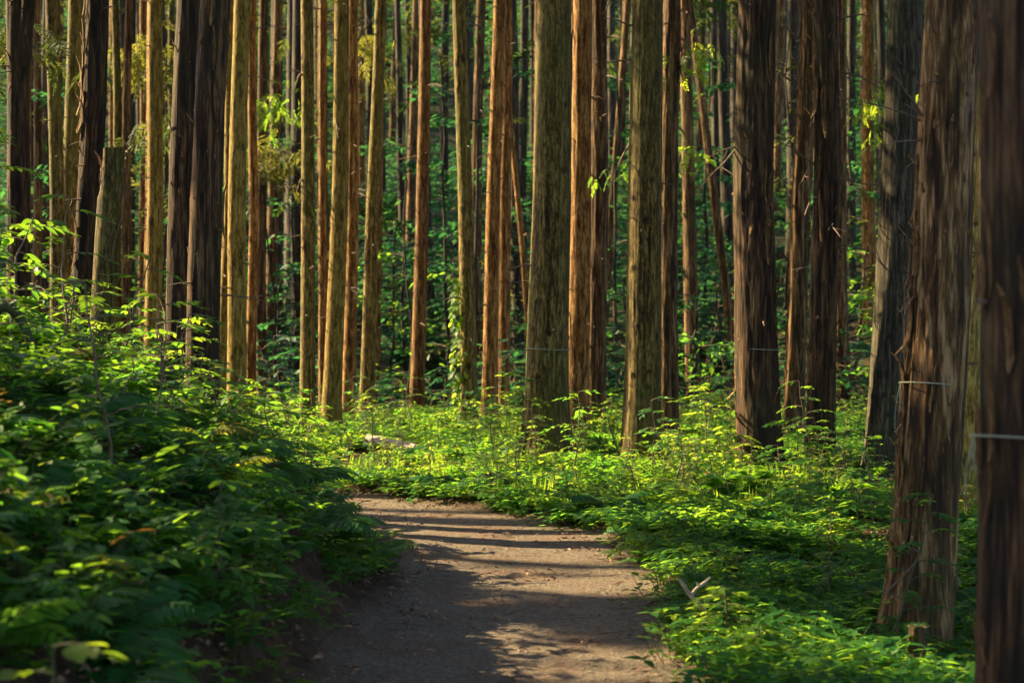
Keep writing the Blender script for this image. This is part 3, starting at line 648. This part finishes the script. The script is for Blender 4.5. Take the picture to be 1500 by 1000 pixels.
def scatter(name, meshes, P, yaw, scl, idx, label=None, cat=None, tilt=.12, lk=True, zscl=None):
    """a mass nobody could count: one object, its plants spread by geometry nodes"""
    col = bpy.data.collections.new(name+'_kinds')
    for i, me in enumerate(meshes): col.objects.link(bpy.data.objects.new('%s_%02d' % (name, i), me))
    n = len(P); me = bpy.data.meshes.new(name); me.vertices.add(n); me.vertices.foreach_set('co', P.astype(np.float32).ravel())
    rot = np.stack([RNG.normal(0, tilt, n), RNG.normal(0, tilt, n), yaw], -1)
    for nm, ty, v in (('rot', 'FLOAT_VECTOR', rot), ('scl', 'FLOAT', scl), ('idx', 'INT', idx)):
        a = me.attributes.new(nm, ty, 'POINT'); a.data.foreach_set('vector' if ty == 'FLOAT_VECTOR' else 'value', np.asarray(v, np.int32 if ty == 'INT' else np.float32).ravel())
    ob = link(bpy.data.objects.new(name, me)); ng = bpy.data.node_groups.new(name, 'GeometryNodeTree')
    ng.interface.new_socket('Geometry', in_out='INPUT', socket_type='NodeSocketGeometry'); ng.interface.new_socket('Geometry', in_out='OUTPUT', socket_type='NodeSocketGeometry')
    N = ng.nodes; gi = N.new('NodeGroupInput'); go = N.new('NodeGroupOutput'); ip = N.new('GeometryNodeInstanceOnPoints'); ci = N.new('GeometryNodeCollectionInfo')
    ci.inputs['Collection'].default_value = col; ci.inputs['Separate Children'].default_value = True; ci.inputs['Reset Children'].default_value = True
    def na(nm, ty): q = N.new('GeometryNodeInputNamedAttribute'); q.data_type = ty; q.inputs['Name'].default_value = nm; return q.outputs['Attribute']
    l = ng.links; l.new(gi.outputs[0], ip.inputs['Points']); l.new(ci.outputs[0], ip.inputs['Instance']); ip.inputs['Pick Instance'].default_value = True
    l.new(na('idx', 'INT'), ip.inputs['Instance Index']); l.new(na('rot', 'FLOAT_VECTOR'), ip.inputs['Rotation']); l.new(na('scl', 'FLOAT'), ip.inputs['Scale'])
    l.new(ip.outputs[0], go.inputs[0]); md = ob.modifiers.new('spread', 'NODES'); md.node_group = ng
    ob['kind'] = 'stuff'
    if label: ob['label'] = label; ob['category'] = cat
    return ob
TXY = np.array([(T['base'][0], T['base'][1], T['r']) for T in TREES.values()]+[(at(px_, 500, 19.2)[0], 19.2, .18) for px_ in (545, 560, 576, 592, 606)])
def clear(x, y, m=.16):
    k = np.ones(x.shape, bool)
    for a, b_, r in TXY: k &= (x-a)**2+((y-b_)*np.where(y < b_, .36 if r > .15 else 1, 1))**2 > (r*1.25+m*min(1, r/.12))**2
    return k
def pts(x0, x1, y0, y1, dens, keep):
    n = int((x1-x0)*(y1-y0)*dens); x = RNG.uniform(x0, x1, n); y = RNG.uniform(y0, y1, n)
    k = (np.abs(x) < y*.33+1.5) & keep(x, y) & clear(x, y); x, y = x[k], y[k]
    return np.stack([x, y, ground(x, y)], -1)
FERN = [fern_mesh(i, .5+.05*i) for i in range(4)]
HERB = [herb_mesh(20+i, nl=22, ll=.068+.018*(i % 3)) for i in range(5)]+[herb_mesh(30, ll=.12, nl=12, tpl=LEAF), herb_mesh(31, nl=16, ll=.085, tpl=ROUND)]
L_BROWN = leafmat('withered_leaf', (.07, .035, .012), (.14, .075, .022), (.18, .09, .02), (.28, .16, .04), .35, .7)
HERB += [herb_mesh(34, h=.3, nl=10, ll=.08, mat=L_BROWN), fern_mesh(35, .4, 5, L_YELLOW, k=13), herb_mesh(36, h=.5, nl=20, ll=.1, tpl=NARROW)]
COV = [cover_mesh(40+i) for i in range(4)]+[cover_mesh(45, ll=.035, n=34), cover_mesh(46, mat=L_BRIGHT, ll=.045)]
SHR = [shrub_mesh(50+i, h=.6+.12*i, sp=.4) for i in range(4)]
BRT = [herb_mesh(60+i, h=.3, ll=.075, mat=L_BRIGHT) for i in range(3)]+[shrub_mesh(64, mat=L_BRIGHT, h=.5, sp=.3, ll=.055)]
GRS = [grass_mesh(70+i) for i in range(3)]
FERN_S = [fern_mesh(80+i, .32, 6, k=12) for i in range(3)]
def eL(x, y): return path_sd(x, y)-PHW+edge_n(x, y)
def eR(x, y): return -path_sd(x, y)-PHW+edge_n(x, y)
def mass(name, label, cat, meshes, P, s0, s1, tilt=.15):
    n = len(P); return scatter(name, meshes, P, RNG.random(n)*6.28, RNG.uniform(s0, s1, n), RNG.integers(0, len(meshes), n), label, cat, tilt)
dn = lambda x, y, f=1.3: N3(x*f+3, y*f+8)
# left bank
P = pts(-9, 0, 2.5, 17, 34, lambda x, y: (eL(x, y) > np.where((y > 8.8) & (y < 15), .85, .42)) & (path_sd(x, y) > 0) & (dn(x, y) > .22)); mass('leafy_undergrowth', 'dense knee high leafy herbs covering the left bank', 'undergrowth', HERB+BRT[:2], P, .55, 1.1)
P = pts(-9, 0, 2.5, 17, 6, lambda x, y: (eL(x, y) > np.where((y > 8.8) & (y < 15), .95, .40)) & (path_sd(x, y) > 0) & (dn(x+30, y) > .38)); mass('fern_undergrowth', 'mass of green ferns among the herbs of the left bank', 'undergrowth', FERN, P, .45, .85)
P = pts(-9, 0, 2.5, 17, 30, lambda x, y: (eL(x, y) > .14) & (path_sd(x, y) > 0) & (dn(x+5, y) > .18)); mass('bank_ground_cover', 'low small leaved cover on the soil of the left bank', 'ground cover', COV+FERN_S, P, .7, 1.5)
P = pts(-9, 0, 4, 17, 1.6, lambda x, y: (eL(x, y) > .8) & (path_sd(x, y) > 0)); mass('bank_shrubs', 'low twiggy shrubs mixed into the left bank undergrowth', 'undergrowth', SHR, P, .6, 1.1)
# right verge and the forest floor behind the bend
P = pts(-9, 10, 4, 27, 60, lambda x, y: (eR(x, y) > -.04) & (path_sd(x, y) < 0) & ((dn(x, y, 1.1) > .34) | (eR(x, y) < .5)) & (np.clip(eR(x, y)/.2+.3, .3, 1) > RNG.random(x.shape))); mass('ground_cover', 'low green ground cover carpeting the verge right of the path', 'ground cover', COV, P, .7, 1.35)
P = pts(-9, 10, 8, 27, 7, lambda x, y: (eR(x, y) > .12) & (path_sd(x, y) < 0) & (dn(x+9, y+4) > .35)); mass('verge_herbs', 'leafy herbs standing in the verge under the trunks', 'undergrowth', HERB+BRT, P, .45, .9)
P = pts(-5, 3, 13, 25, 20, lambda x, y: (eR(x, y) > .05) & (path_sd(x, y) < 0)); mass('bright_herbs', 'bright yellow green herbs in the sunny strip beyond the path bend', 'undergrowth', BRT+FERN_S+GRS, P, .5, .95)
P = pts(-1, 7, 9, 21, 10, lambda x, y: (eR(x, y) > .2) & (path_sd(x, y) < 0) & (dn(x+2, y+7, .7) > .42)); mass('verge_ferns', 'low ferns in the right hand verge', 'undergrowth', FERN_S+FERN[:2], P, .6, 1.0)
P = pts(-50, 50, 26, 140, 1.9, lambda x, y: dn(x, y, .5) > .42)
HILL = [shrub_mesh(90+i, h=1.0, sp=.7, nb=10, ll=.15, mat=L_TEAL) for i in range(3)]+[herb_mesh(95, h=.6, ll=.22, mat=L_TEAL), herb_mesh(96, h=.5, ll=.2, mat=L_TEAL)]
mass('hillside_undergrowth', 'green bushes and herbs covering the slope behind the stand', 'undergrowth', HILL, P, .8, 1.9)
P = pts(-5, 9, 12, 26, 1.5, lambda x, y: (eR(x, y) > .6) & (path_sd(x, y) < 0)); mass('verge_shrubs', 'knee high shrubs rising round the trunk bases', 'undergrowth', SHR+BRT[3:], P, .5, 1.0)
# litter
P = pts(-9, 9, 4, 24, 34, lambda x, y: np.where(np.abs(path_sd(x, y)) < PHW*.75, RNG.random(x.shape) < .22, True)); mass('leaf_litter', 'brown fallen leaves and needles on the path edges', 'litter', [litter_mesh(i) for i in range(4)], P+np.array([0, 0, .004]), .6, 1.3, .05)
P = pts(-2, 3, 5, 18, 150, lambda x, y: np.abs(path_sd(x, y)) < PHW+.05); mass('pebbles', 'small grey stones of the gravel path', 'gravel', [pebble_mesh(i) for i in range(4)], P, .003, .010, .3)
P = pts(-3, 3, 5, 18, 110, lambda x, y: (np.abs(path_sd(x, y)) < PHW+.5) & ((dn(x, y, 2.2) > .5) | (np.abs(path_sd(x, y)) > PHW*.7))); mass('needle_litter', 'thin brown needles and bark shreds lying over the path', 'litter', [twig_mesh(10+i) for i in range(3)], P+np.array([0, 0, .002]), .03, .10, .05)
P = pts(-4, 5, 5, 22, 22, lambda x, y: (np.abs(path_sd(x, y)) < PHW+.8)); mass('fallen_twigs', 'thin dead twigs strewn along the path', 'litter', [twig_mesh(i) for i in range(4)], P, .04, .26, .06)

# single plants one can point at: stem and every leaf its own piece
def leaf_data(mat, tpl, nm): s = Soup(); s.add(*tpl, 0, .5); return s.mesh(nm, [mat])
LD = {'b': leaf_data(L_BRIGHT, LEAF, 'leaf_bright'), 'h': leaf_data(L_HERB, LEAF, 'leaf_green'), 't': leaf_data(L_TEAL, LEAF, 'leaf_dark'), 'r': leaf_data(L_BRIGHT, ROUND, 'leaf_round')}
def hero(label, cat, name, base, seed, lk='b', lean=(0, 0), **k):
    k['per'] = int(k.get('per', 9)*1.45); k['nb'] = int(k.get('nb', 9)*1.2)
    s, Ls = shrub_soup(seed, **k); root = thing(name, label, cat, base)
    A = np.array([[1, 0, lean[0]], [0, 1, lean[1]], [0, 0, 1]], float)
    s.V = [v@A.T for v in s.V]; child('stem', s.mesh('stem', [STEM]), root)
    for c, D, U, l in Ls:
        R = frames(D[None], U[None])[0]; child('leaf', LD[lk], root, mat=M4(R, A@c, l))
    return root
def gp(px, d, dz=-.02): p = at(px, 500, d); return (p[0], d, gz(p[0], d)+dz)
hero('bright leafy sapling at the foot of the big olive trunk', 'sapling', 'sapling', gp(762, 18.4), 1, h=.95, sp=.45, nb=9, ll=.10)
hero('wide low shrub in front of the ivy clad trunk', 'shrub', 'shrub', gp(690, 20.5), 2, h=.62, sp=.8, nb=8, ll=.09, per=11)
hero('yellow green shrub between the mossy trunk and the dark twine cedar', 'shrub', 'shrub', gp(1030, 17.2), 3, h=.85, sp=.6, nb=10, ll=.11)
hero('pale leaved shrub beside the sapling left of the dark twine cedar', 'shrub', 'shrub', gp(1068, 16.6), 33, h=.5, sp=.4, nb=7, ll=.12)
hero('leafy shrub at the foot of the dark cedar with bare twigs', 'shrub', 'shrub', gp(1175, 15.2), 4, 'h', h=.62, sp=.5, nb=9, ll=.12)
hero('slender sapling with layered twigs leaning across the big shaggy cedar', 'sapling', 'sapling', gp(1300, 8.7), 5, 'h', lean=(.28, 0), h=.85, sp=.42, nb=11, ll=.055, per=11)
hero('pale sunlit bush at the path edge, lower right', 'bush', 'bush', gp(1065, 8.0), 6, h=.34, sp=.26, nb=14, ll=.055, per=9)
hero('small leafy plant beside the pale sunlit bush', 'bush', 'bush', gp(1110, 7.6), 66, h=.22, sp=.24, nb=9, ll=.06, per=7)
hero('bright sapling in front of the paired dark cedars', 'sapling', 'sapling', gp(262, 11.6), 7, h=.72, sp=.50, nb=10, ll=.095)
hero('flat bright leafy branch crossing the foot of the broken snag', 'sapling', 'sapling', gp(118, 11.0), 8, h=.62, sp=.45, nb=8, ll=.08, per=12)
hero('larger leaved shrub at the right end of the left bank', 'shrub', 'shrub', gp(395, 12.4), 9, 'h', h=.62, sp=.45, nb=9, ll=.13)
hero('drooping broad leaved plant on the bank beside the path bend', 'shrub', 'shrub', gp(455, 13.4), 10, 'h', h=.52, sp=.36, nb=8, ll=.13)
hero('tall sapling with a bright flat spray at the left edge', 'sapling', 'sapling', gp(-40, 11.0), 11, h=1.35, sp=.62, nb=10, ll=.085, per=12)
hero('blurred sapling with long leaves at the left edge', 'sapling', 'sapling', gp(-30, 7.5), 12, 'h', h=.95, sp=.34, nb=7, ll=.10)
hero('broad leaved plant with one hanging leaf on the left bank', 'plant', 'broadleaf_plant', gp(300, 6.6), 13, 'h', h=.52, sp=.24, nb=6, ll=.12, per=4)
hero('out of focus bright leaved plant nearest the camera on the left', 'plant', 'broadleaf_plant', gp(60, 4.2), 14, 'r', h=.55, sp=.26, nb=5, ll=.075, per=4)
hero('broad leaved bush left of the big shaggy cedar', 'bush', 'bush', gp(1262, 12.0), 15, 'h', h=.42, sp=.40, nb=10, ll=.11)
def fern_thing(label, px, d, seed, ln, mat=None, n=8):
    r = np.random.default_rng(seed); root = thing('fern', label, 'fern', gp(px, d))
    for i in range(n):
        s = Soup(); frond(s, np.zeros(3), i*6.283/n+r.uniform(-.3, .3), ln*r.uniform(.75, 1.15), r.random(), r, r.random(), 20)
        child('frond', s.mesh('frond', [STEM, mat or L_FERN]), root)
fern_thing('yellow sunlit fern on the left bank below the paired dark cedars', 268, 9.2, 1, .42, L_YELLOW, 5)
fern_thing('yellowish fern in the verge right of the path bend', 1000, 14.2, 2, .40, L_YELLOW)
fern_thing('bright fern at the foot of the mossy green trunk', 905, 16.9, 3, .5, L_BRIGHT)
fern_thing('green fern overhanging the path at the end of the left bank', 430, 11.0, 4, .55)
fern_thing('green fern low on the bank above the dark path edge', 455, 9.4, 5, .5)
fern_thing('large fern halfway up the left bank', 330, 9.8, 6, .6)

# ivy on two trunks
def ivy(key, z0, z1, n, label, ll=.09, ph=math.pi, wide=.7):
    T = TREES[key]; r = np.random.default_rng(n); z = r.uniform(z0, z1, n)**1.0; a = ph+r.normal(.25, wide, n)*np.interp(z, [z0, z1], [1, .5])
    B = np.array([T['surf'](q, w_) for q, w_ in zip(a, z)]); O = np.stack([np.cos(a), np.sin(a), np.zeros(n)], -1); B = B+O*r.uniform(.02, .11, n)[:, None]
    D = np.stack([r.normal(0, .6, n), r.normal(0, .4, n), -np.ones(n)], -1)+O*.7
    root = thing('ivy_vine', label, 'vine', T['base'])
    me = leaf_data(L_BRIGHT, ROUND, 'ivy_leaf'); R = frames(D, O+np.array([0, 0, .5])+r.normal(0, .3, (n, 3)))
    for i in range(n): child('leaf', me, root, mat=M4(R[i], B[i], ll*r.uniform(.6, 1.3)))
    t = np.linspace(0, 1, 30); zz = z0+(z1-z0)*t-.2; P = np.array([T['surf'](ph+.5*math.sin(q*2.1), max(q, -.1)) for q in zz]); P += norm(P*np.array([1, 1, 0]))*.012
    s = Soup(); s.add(*tube(P, .006*(1-.6*t), 5)); child('stem', s.mesh('stem', [TWIG]), root)
ivy('a20', .1, 2.1, 150, 'bright green ivy climbing the dark olive trunk', .10, math.pi*1.1, .6)
ivy('a3', 1.6, 4.2, 60, 'thin green vine on the greyish trunk at left', .07, math.pi, .35)

# cedar sprays and understory trees in the gaps
def spray_branch(key, px, py, d, seed, n, mat, label, size=.5, off=.8):
    """leafy branch hanging from a trunk"""
    T = TREES[key]; c = at(px, py, d)-T['base']; r = np.random.default_rng(seed); s = Soup()
    P = c+r.normal(0, 1, (n, 3))*np.array([.32, .3, .22])*size*1.6; P[:, 2] -= .3*np.abs(P[:, 0]-c[0])
    D = np.stack([r.normal(0, .6, n), r.normal(0, .6, n), r.uniform(-1, -.1, n)], -1); S = r.uniform(.5, 1, n)*size
    for q in range(3):
        i = np.arange(n) % 3 == q; v, f = inst(*SPRF[q], frames(D[i], np.array([0, 0, 1.])+r.normal(0, .5, (i.sum(), 3))), P[i], S[i]); s.add(v, f, 0, np.repeat(r.random(i.sum()), len(SPRF[q][0])))
    z = c[2]+.15; p0 = np.array([T['lean'][0]*z, T['lean'][1]*z, z]); b = child('branch', None, T['o'])
    t = np.linspace(0, 1, 8)[:, None]; tb = Soup(); tb.add(*tube(p0+(c-p0)*t+np.array([0, 0, .12])*np.sin(t*3.1), .022*(1-.7*t[:, 0]), 5))
    b.data = None; 
    bpy.data.objects.remove(b); b = child('branch', tb.mesh('branch', [TWIG]), T['o']); child('foliage', s.mesh('foliage', [mat]), b, label=label)
spray_branch('a12', 398, 150, 30, 1, 50, L_BRIGHT, 'fresh green spray', .5)
spray_branch('a12', 402, 225, 31, 2, 90, L_GOLD, 'drooping golden spray', .6)
spray_branch('a6b', 212, 80, 37, 3, 110, L_GOLD, 'drooping golden spray', .8)
spray_branch('a14', 432, 130, 22.7, 4, 6, L_BRIGHT, 'small fresh shoot', .22)
spray_branch('a14', 434, 285, 22.7, 5, 6, L_BRIGHT, 'small fresh shoot', .22)
spray_branch('a31', 1012, 80, 21, 6, 36, L_BRIGHT, 'green sprays beside the trunk', .4)
spray_branch('a31', 1010, 215, 21.5, 7, 26, L_BRIGHT, 'green sprays beside the trunk', .35)
spray_branch('a43', 1281, 145, 17.5, 8, 34, L_BRIGHT, 'pale green sprays', .26)
spray_branch('a43', 1284, 195, 17.5, 9, 16, L_BRIGHT, 'pale green sprays', .2)
spray_branch('a44', 1366, 112, 9.4, 10, 12, L_BRIGHT, 'small green spray', .12)
spray_branch('a30', 905, 245, 20, 11, 14, L_HERB, 'green sprays beside the trunk', .3)
spray_branch('a7', 245, 180, 27, 12, 60, L_CEDAR, 'green drooping sprays', .7)
spray_branch('a1', 5, 60, 19, 13, 60, L_CEDAR, 'green drooping sprays', .6)
spray_branch('a17', 540, 70, 27, 14, 50, L_GOLD, 'golden brown sprays', .5)
def under_tree(label, px, d, h, r_, seed, mat=None, layers=7, n=420, ll=.16):
    r = np.random.default_rng(seed); base = gp(px, d, -.1); root = thing('understory_tree', label, 'tree', base)
    t = np.linspace(0, 1, 10); P = np.stack([np.cumsum(r.normal(0, .05, 10)), np.cumsum(r.normal(0, .05, 10)), t*h], -1); s = Soup(); s.add(*tube(P, .045*(1-.8*t)+.006, 7), 0, 0)
    L = Soup(); C = []; 
    for k in range(layers):
        q = .25+.72*(k+.5)/layers; a = k*2.4+r.random(); o = np.array([np.interp(q, t, P[:, i]) for i in range(3)]); R_ = r_*(1.2-.7*q)*r.uniform(.7, 1.1)
        u = np.linspace(0, 1, 6); Q = o+np.stack([math.cos(a)*u*R_, math.sin(a)*u*R_, (.3*u-.35*u*u)*R_], -1); s.add(*tube(Q, .016*(1-.8*u)+.003, 5), 0, 0)
        m_ = n//layers; v = r.random(m_)**.7; c = np.stack([np.interp(v, u, Q[:, i]) for i in range(3)], -1); sd = np.array([-math.sin(a), math.cos(a), 0]); c = c+sd*(r.normal(0, .28*R_, m_)*(1.1-.6*v))[:, None]+np.stack([0*v, 0*v, r.normal(0, .05, m_)-.1*np.abs(v-.5)], -1); C.append(c)
    C = np.concatenate(C); m_ = len(C); D = np.stack([r.normal(0, 1, m_), r.normal(0, 1, m_), r.uniform(-.5, 0, m_)], -1)
    L.add(*inst(*LEAF2, frames(D, np.array([0, 0, 1.])+r.normal(0, .25, (m_, 3))), C, ll*r.uniform(.6, 1.3, m_)), 0, np.repeat(r.random(m_), len(LEAF2[0])))
    child('trunk', s.mesh('trunk', [B_FAR]), root); child('crown', L.mesh('crown', [mat or L_TEAL]), root)
US = [('broad leaved tree with flat sunlit layers in the gap beyond the path bend', 600, 33, 4.4, 2.6, L_HERB), ('dark teal bush tree low behind the curved olive trunk', 575, 36, 4.6, 2.4, None),
 ('leafy understory tree behind the ivy clad trunk', 690, 38, 4.2, 2.4, None), ('small understory tree in the gap right of the mossy trunk', 905, 31, 3.2, 1.5, None),
 ('bushy understory tree left of the dark twine cedar', 1045, 31, 3.0, 2.0, None), ('green understory tree on the slope between the right hand cedars', 1245, 33, 2.8, 2.0, L_HERB),
 ('understory tree on the right slope behind the grey fine barked trunk', 1330, 27, 2.4, 1.6, L_HERB), ('dim bush tree behind the broad black trunk', 415, 36, 3.6, 2.0, None),
 ('leafy tree filling the gap right of the pale olive trunk', 243, 34, 6.5, 1.8, L_CEDAR), ('dim leafy tree in the gap at the far left', 60, 36, 6.0, 2.4, None), ('yellowish leafy tree behind the slim trunks at left', 150, 40, 8.0, 2.6, L_GOLD),
 ('dark leafy tree just right of the big olive trunk', 760, 42, 5.0, 2.6, None), ('low leafy bush tree on the slope under the leaning stem', 1010, 27, 1.6, 1.5, L_HERB), ('small bush tree behind the cedar with bare twigs', 1160, 30, 2.6, 1.6, None)]
for i, (k, off, d) in enumerate([('a1', 30, 34), ('a3', -12, 31), ('a5', 0, 35), ('a7', 18, 38), ('a12', 14, 33), ('a14', -16, 37), ('a17', 14, 34), ('a18', 34, 39), ('a19', 28, 37), ('a21', -2, 31), ('a24', -8, 33), ('a28', 30, 34), ('a31', 26, 36), ('a33', 12, 40), ('a36', -14, 33), ('a39', 6, 36), ('a41', -22, 40), ('a29', 0, 41)]):
    src = next(q for q in TL if q[0] == k); kind = ['broad leaved', 'pale leaved', 'wispy'][i % 3]
    US.append(((kind+' understory tree behind the '+src[1]).split(','), src[2]+off, d, random.uniform(4.5, 8.5), random.uniform(1.3, 2.2), [L_TEAL, L_TEAL, L_CEDAR, L_TEAL][i % 4]))
US = [(' '.join(u[0][0].split()[:16]) if isinstance(u[0], list) else u[0], *u[1:]) for u in US]
for i, (lab, px, d, h, r_, mt) in enumerate(US): under_tree(lab, px, d, h, r_, 200+i, mt, ll=.15 if d < 35 else .2)

# ------------------------------------------------------------------ dead wood
def broken_snag():
    d = 13.9; pb = at(148, 500, d); pt = at(165, 218, d); zg = gz(pb[0], d); lean = (pt[0]-pb[0])/(pt[2]-pb[2]); base = np.array([pb[0]+lean*(zg-pb[2]), d, zg-.05])
    root = thing('broken_snag', 'cut off leaning dead trunk with a splintered top on the left bank', 'snag', base); h = pt[2]-base[2]
    nr = 40; zs = np.linspace(0, h, 90); a = np.arange(nr)*2*math.pi/nr; A, Z_ = np.meshgrid(a, zs); f = fbm(N1, (A/6.2832*16) % 16, Z_*1.2, 3, px=16)
    r = .100*(1+.22*np.exp(-Z_/.2)-.06*Z_/h)+.010*f
    r = r*(1-.38*np.clip((Z_-h*.83)/(h*.05), 0, 1)*np.exp(-((A-math.pi*1.02)/.6)**2))
    V = np.stack([np.cos(A)*r+lean*Z_, np.sin(A)*r, Z_], -1).reshape(-1, 3); i = np.arange(89)[:, None]*nr; j = np.arange(nr)[None]; k = (j+1) % nr
    s = Soup(); s.add(V, np.stack([i+j, i+k, i+nr+k, i+nr+j], -1).reshape(-1, 4), 0, (.2*(f-.5)).ravel()); child('trunk', s.mesh('trunk', [B_OLIVE]), root)
    V = np.concatenate([V[-nr:]+np.array([0, 0, .002]), V[-nr:].mean(0)[None]+np.array([0, 0, .004])]); s = Soup(); s.add(V, [(q, (q+1) % nr, nr) for q in range(nr)]); child('cut_face', s.mesh('cut_face', [WOOD], False), root)
    rng = np.random.default_rng(4)
    for q in range(22):
        aa = math.pi*1.0+rng.normal(.15, .3); p = np.array([math.cos(aa)*rng.uniform(.05, .1)+lean*h, math.sin(aa)*rng.uniform(.05, .1), h*rng.uniform(.80, .95)]); e = p+np.array([rng.normal(0, .02), -.02, rng.uniform(.06, .16)]); e[2] = min(e[2], h+.01)
        s = Soup(); s.add(*tube([p, (p+e)/2+rng.normal(0, .006, 3), e], [.012, .009, .001], 5)); child('splinter', s.mesh('splinter', [WOOD]), root)
    s = Soup(); t = np.linspace(0, 1, 12); P = np.array([lean*h+.10, -.05, h*.93])+np.stack([-.02*t-.04*t**2, -.06+0*t, -.75*t], -1)+np.stack([.03*np.sin(t*5), 0*t, 0*t], -1); s.add(*tube(P, .005, 5)); P2 = P*np.array([1, 1, 1])+np.array([-.06, 0, 0])*t[:, None]; s.add(*tube(P2, .003, 4)); child('hanging_root', s.mesh('hanging_root', [TWIG]), root)
broken_snag()
def log(label, cat, name, p0, p1, r, mat, n=16, bend=.0, kindpart=True):
    p0 = np.asarray(p0, float); p1 = np.asarray(p1, float); t = np.linspace(0, 1, 14); P = p0+(p1-p0)*t[:, None]; P[:, 2] += bend*np.sin(t*math.pi); rr = r*(1+.15*(N1(t*6, t*0+r*99)-.5))*(1-.15*t)
    V, F_ = tube(P, rr, n); V += RNG.normal(0, r*.07, V.shape); s = Soup(); s.add(V, F_, 0, .0)
    for e, idx in ((P[0], range(n)), (P[-1], range(len(V)-n, len(V)))):
        vv = np.concatenate([V[list(idx)], e[None]]); s.add(vv, [(q, (q+1) % n, n) for q in range(n)], 0, .1)
    o = thing(name, label, cat, (0, 0, 0), me=s.mesh(name, [mat])); c = (p0+p1)/2; o.data.transform(Matrix.Translation(-Vector(c))); o.location = c
    return o
def G(px, d, dz): p = gp(px, d, dz); return p
log('pale fallen log lying in the sunny verge beyond the path bend', 'log', 'fallen_log', G(540, 19.5, .12), G(610, 18.9, .10), .065, PALE)
log('short reddish stump on the bank left of the paired dark cedars', 'stump', 'tree_stump', G(228, 14.6, -.1), np.array(G(229, 14.6, .62)), .062, B_CEDAR)
o = log('small mossy stump in front of the big shaggy cedar', 'stump', 'tree_stump', G(1342, 7.9, -.05), at(1344, 916, 7.9), .050, B_DARK)
s = Soup(); r = np.random.default_rng(3); n = 260; a = r.random(n)*6.28; q = r.random(n)**.5*.055; P = at(1344, 914, 7.9)-np.array(o.location)+np.stack([np.cos(a)*q, np.sin(a)*q, -.16*r.random(n)**2*(q > .04)], -1)
s.add(*inst(KITE[0], KITE[1], frames(np.stack([np.cos(a), np.sin(a), r.normal(.4, .5, n)], -1), np.array([0, 0, 1.])+r.normal(0, .3, (n, 3))), P, r.uniform(.006, .016, n)), 0, np.repeat(r.random(n), 4)); child('moss', s.mesh('moss', [L_TEAL]), o, kind='stuff')
log('small broken reddish stump in the verge right of the path', 'stump', 'tree_stump', G(1035, 15.6, -.02), np.array(G(1038, 15.6, .13)), .035, WOOD)
log('mossy log half buried on the left bank below the snag', 'log', 'mossy_log', G(205, 11.4, .18), np.array(G(262, 11.2, .12)), .085, MOSSY, bend=.1)
log('arched mossy root at the left edge of the bank', 'root', 'arched_root', G(-8, 9.4, .30), np.array(G(52, 9.4, .12)), .03, MOSSY, bend=.12)
# forked stick by the path
root = thing('forked_stick', 'dead forked stick poking up at the right edge of the path', 'stick', gp(1036, 8.15)); b0 = np.array(root.location)
def bit(ps, r):
    s = Soup(); P = np.array([at(x, y, dd)-b0 for x, y, dd in ps]); s.add(*tube(P, np.array(r)*1.15, 7)); child('stick_arm', s.mesh('stick_arm', [PALE]), root)
bit([(1040, 905, 8.15), (1030, 890, 8.15), (1012, 872, 8.15), (1000, 854, 8.15), (993, 845, 8.1)], [.008, .009, .008, .007, .005])
bit([(1012, 872, 8.15), (1020, 862, 8.15), (1032, 853, 8.15), (1040, 846, 8.2)], [.008, .007, .007, .004])
bit([(1024, 861, 8.15), (1021, 852, 8.15)], [.005, .003])
for i, (lab, ps) in enumerate([('bent dead twig standing among the low leaves right of the path', [(1085, 875, 9.6), (1128, 862, 9.6), (1130, 838, 9.6), (1126, 824, 9.6), (1134, 815, 9.6)]),
    ('pale dead twig lying at the bottom right of the path', [(1125, 975, 7.5), (1138, 990, 7.4), (1150, 1004, 7.3)]),
    ('thin upright dead stem on the left bank', [(175, 590, 8.8), (186, 560, 8.8), (196, 545, 8.8), (194, 520, 8.8)]),
    ('thin curling dead stem at the foot of the big shaggy cedar', [(1295, 870, 8.5), (1315, 850, 8.5), (1335, 830, 8.5), (1345, 815, 8.5)]),
    ('twiggy dead stems at the foot of the mossy green trunk', [(905, 680, 18), (902, 650, 18), (893, 625, 18), (890, 610, 18)])]):
    P = np.array([at(*p) for p in ps]); s = Soup(); s.add(*tube(P-P[0], np.linspace(.005, .0025, len(P))*P[0, 1]/8, 5)); thing('dead_twig', lab, 'twig', P[0], me=s.mesh('dead_twig', [TWIG]))
print('tris', sum(len(me.loops)-2*len(me.polygons) for me in bpy.data.meshes))
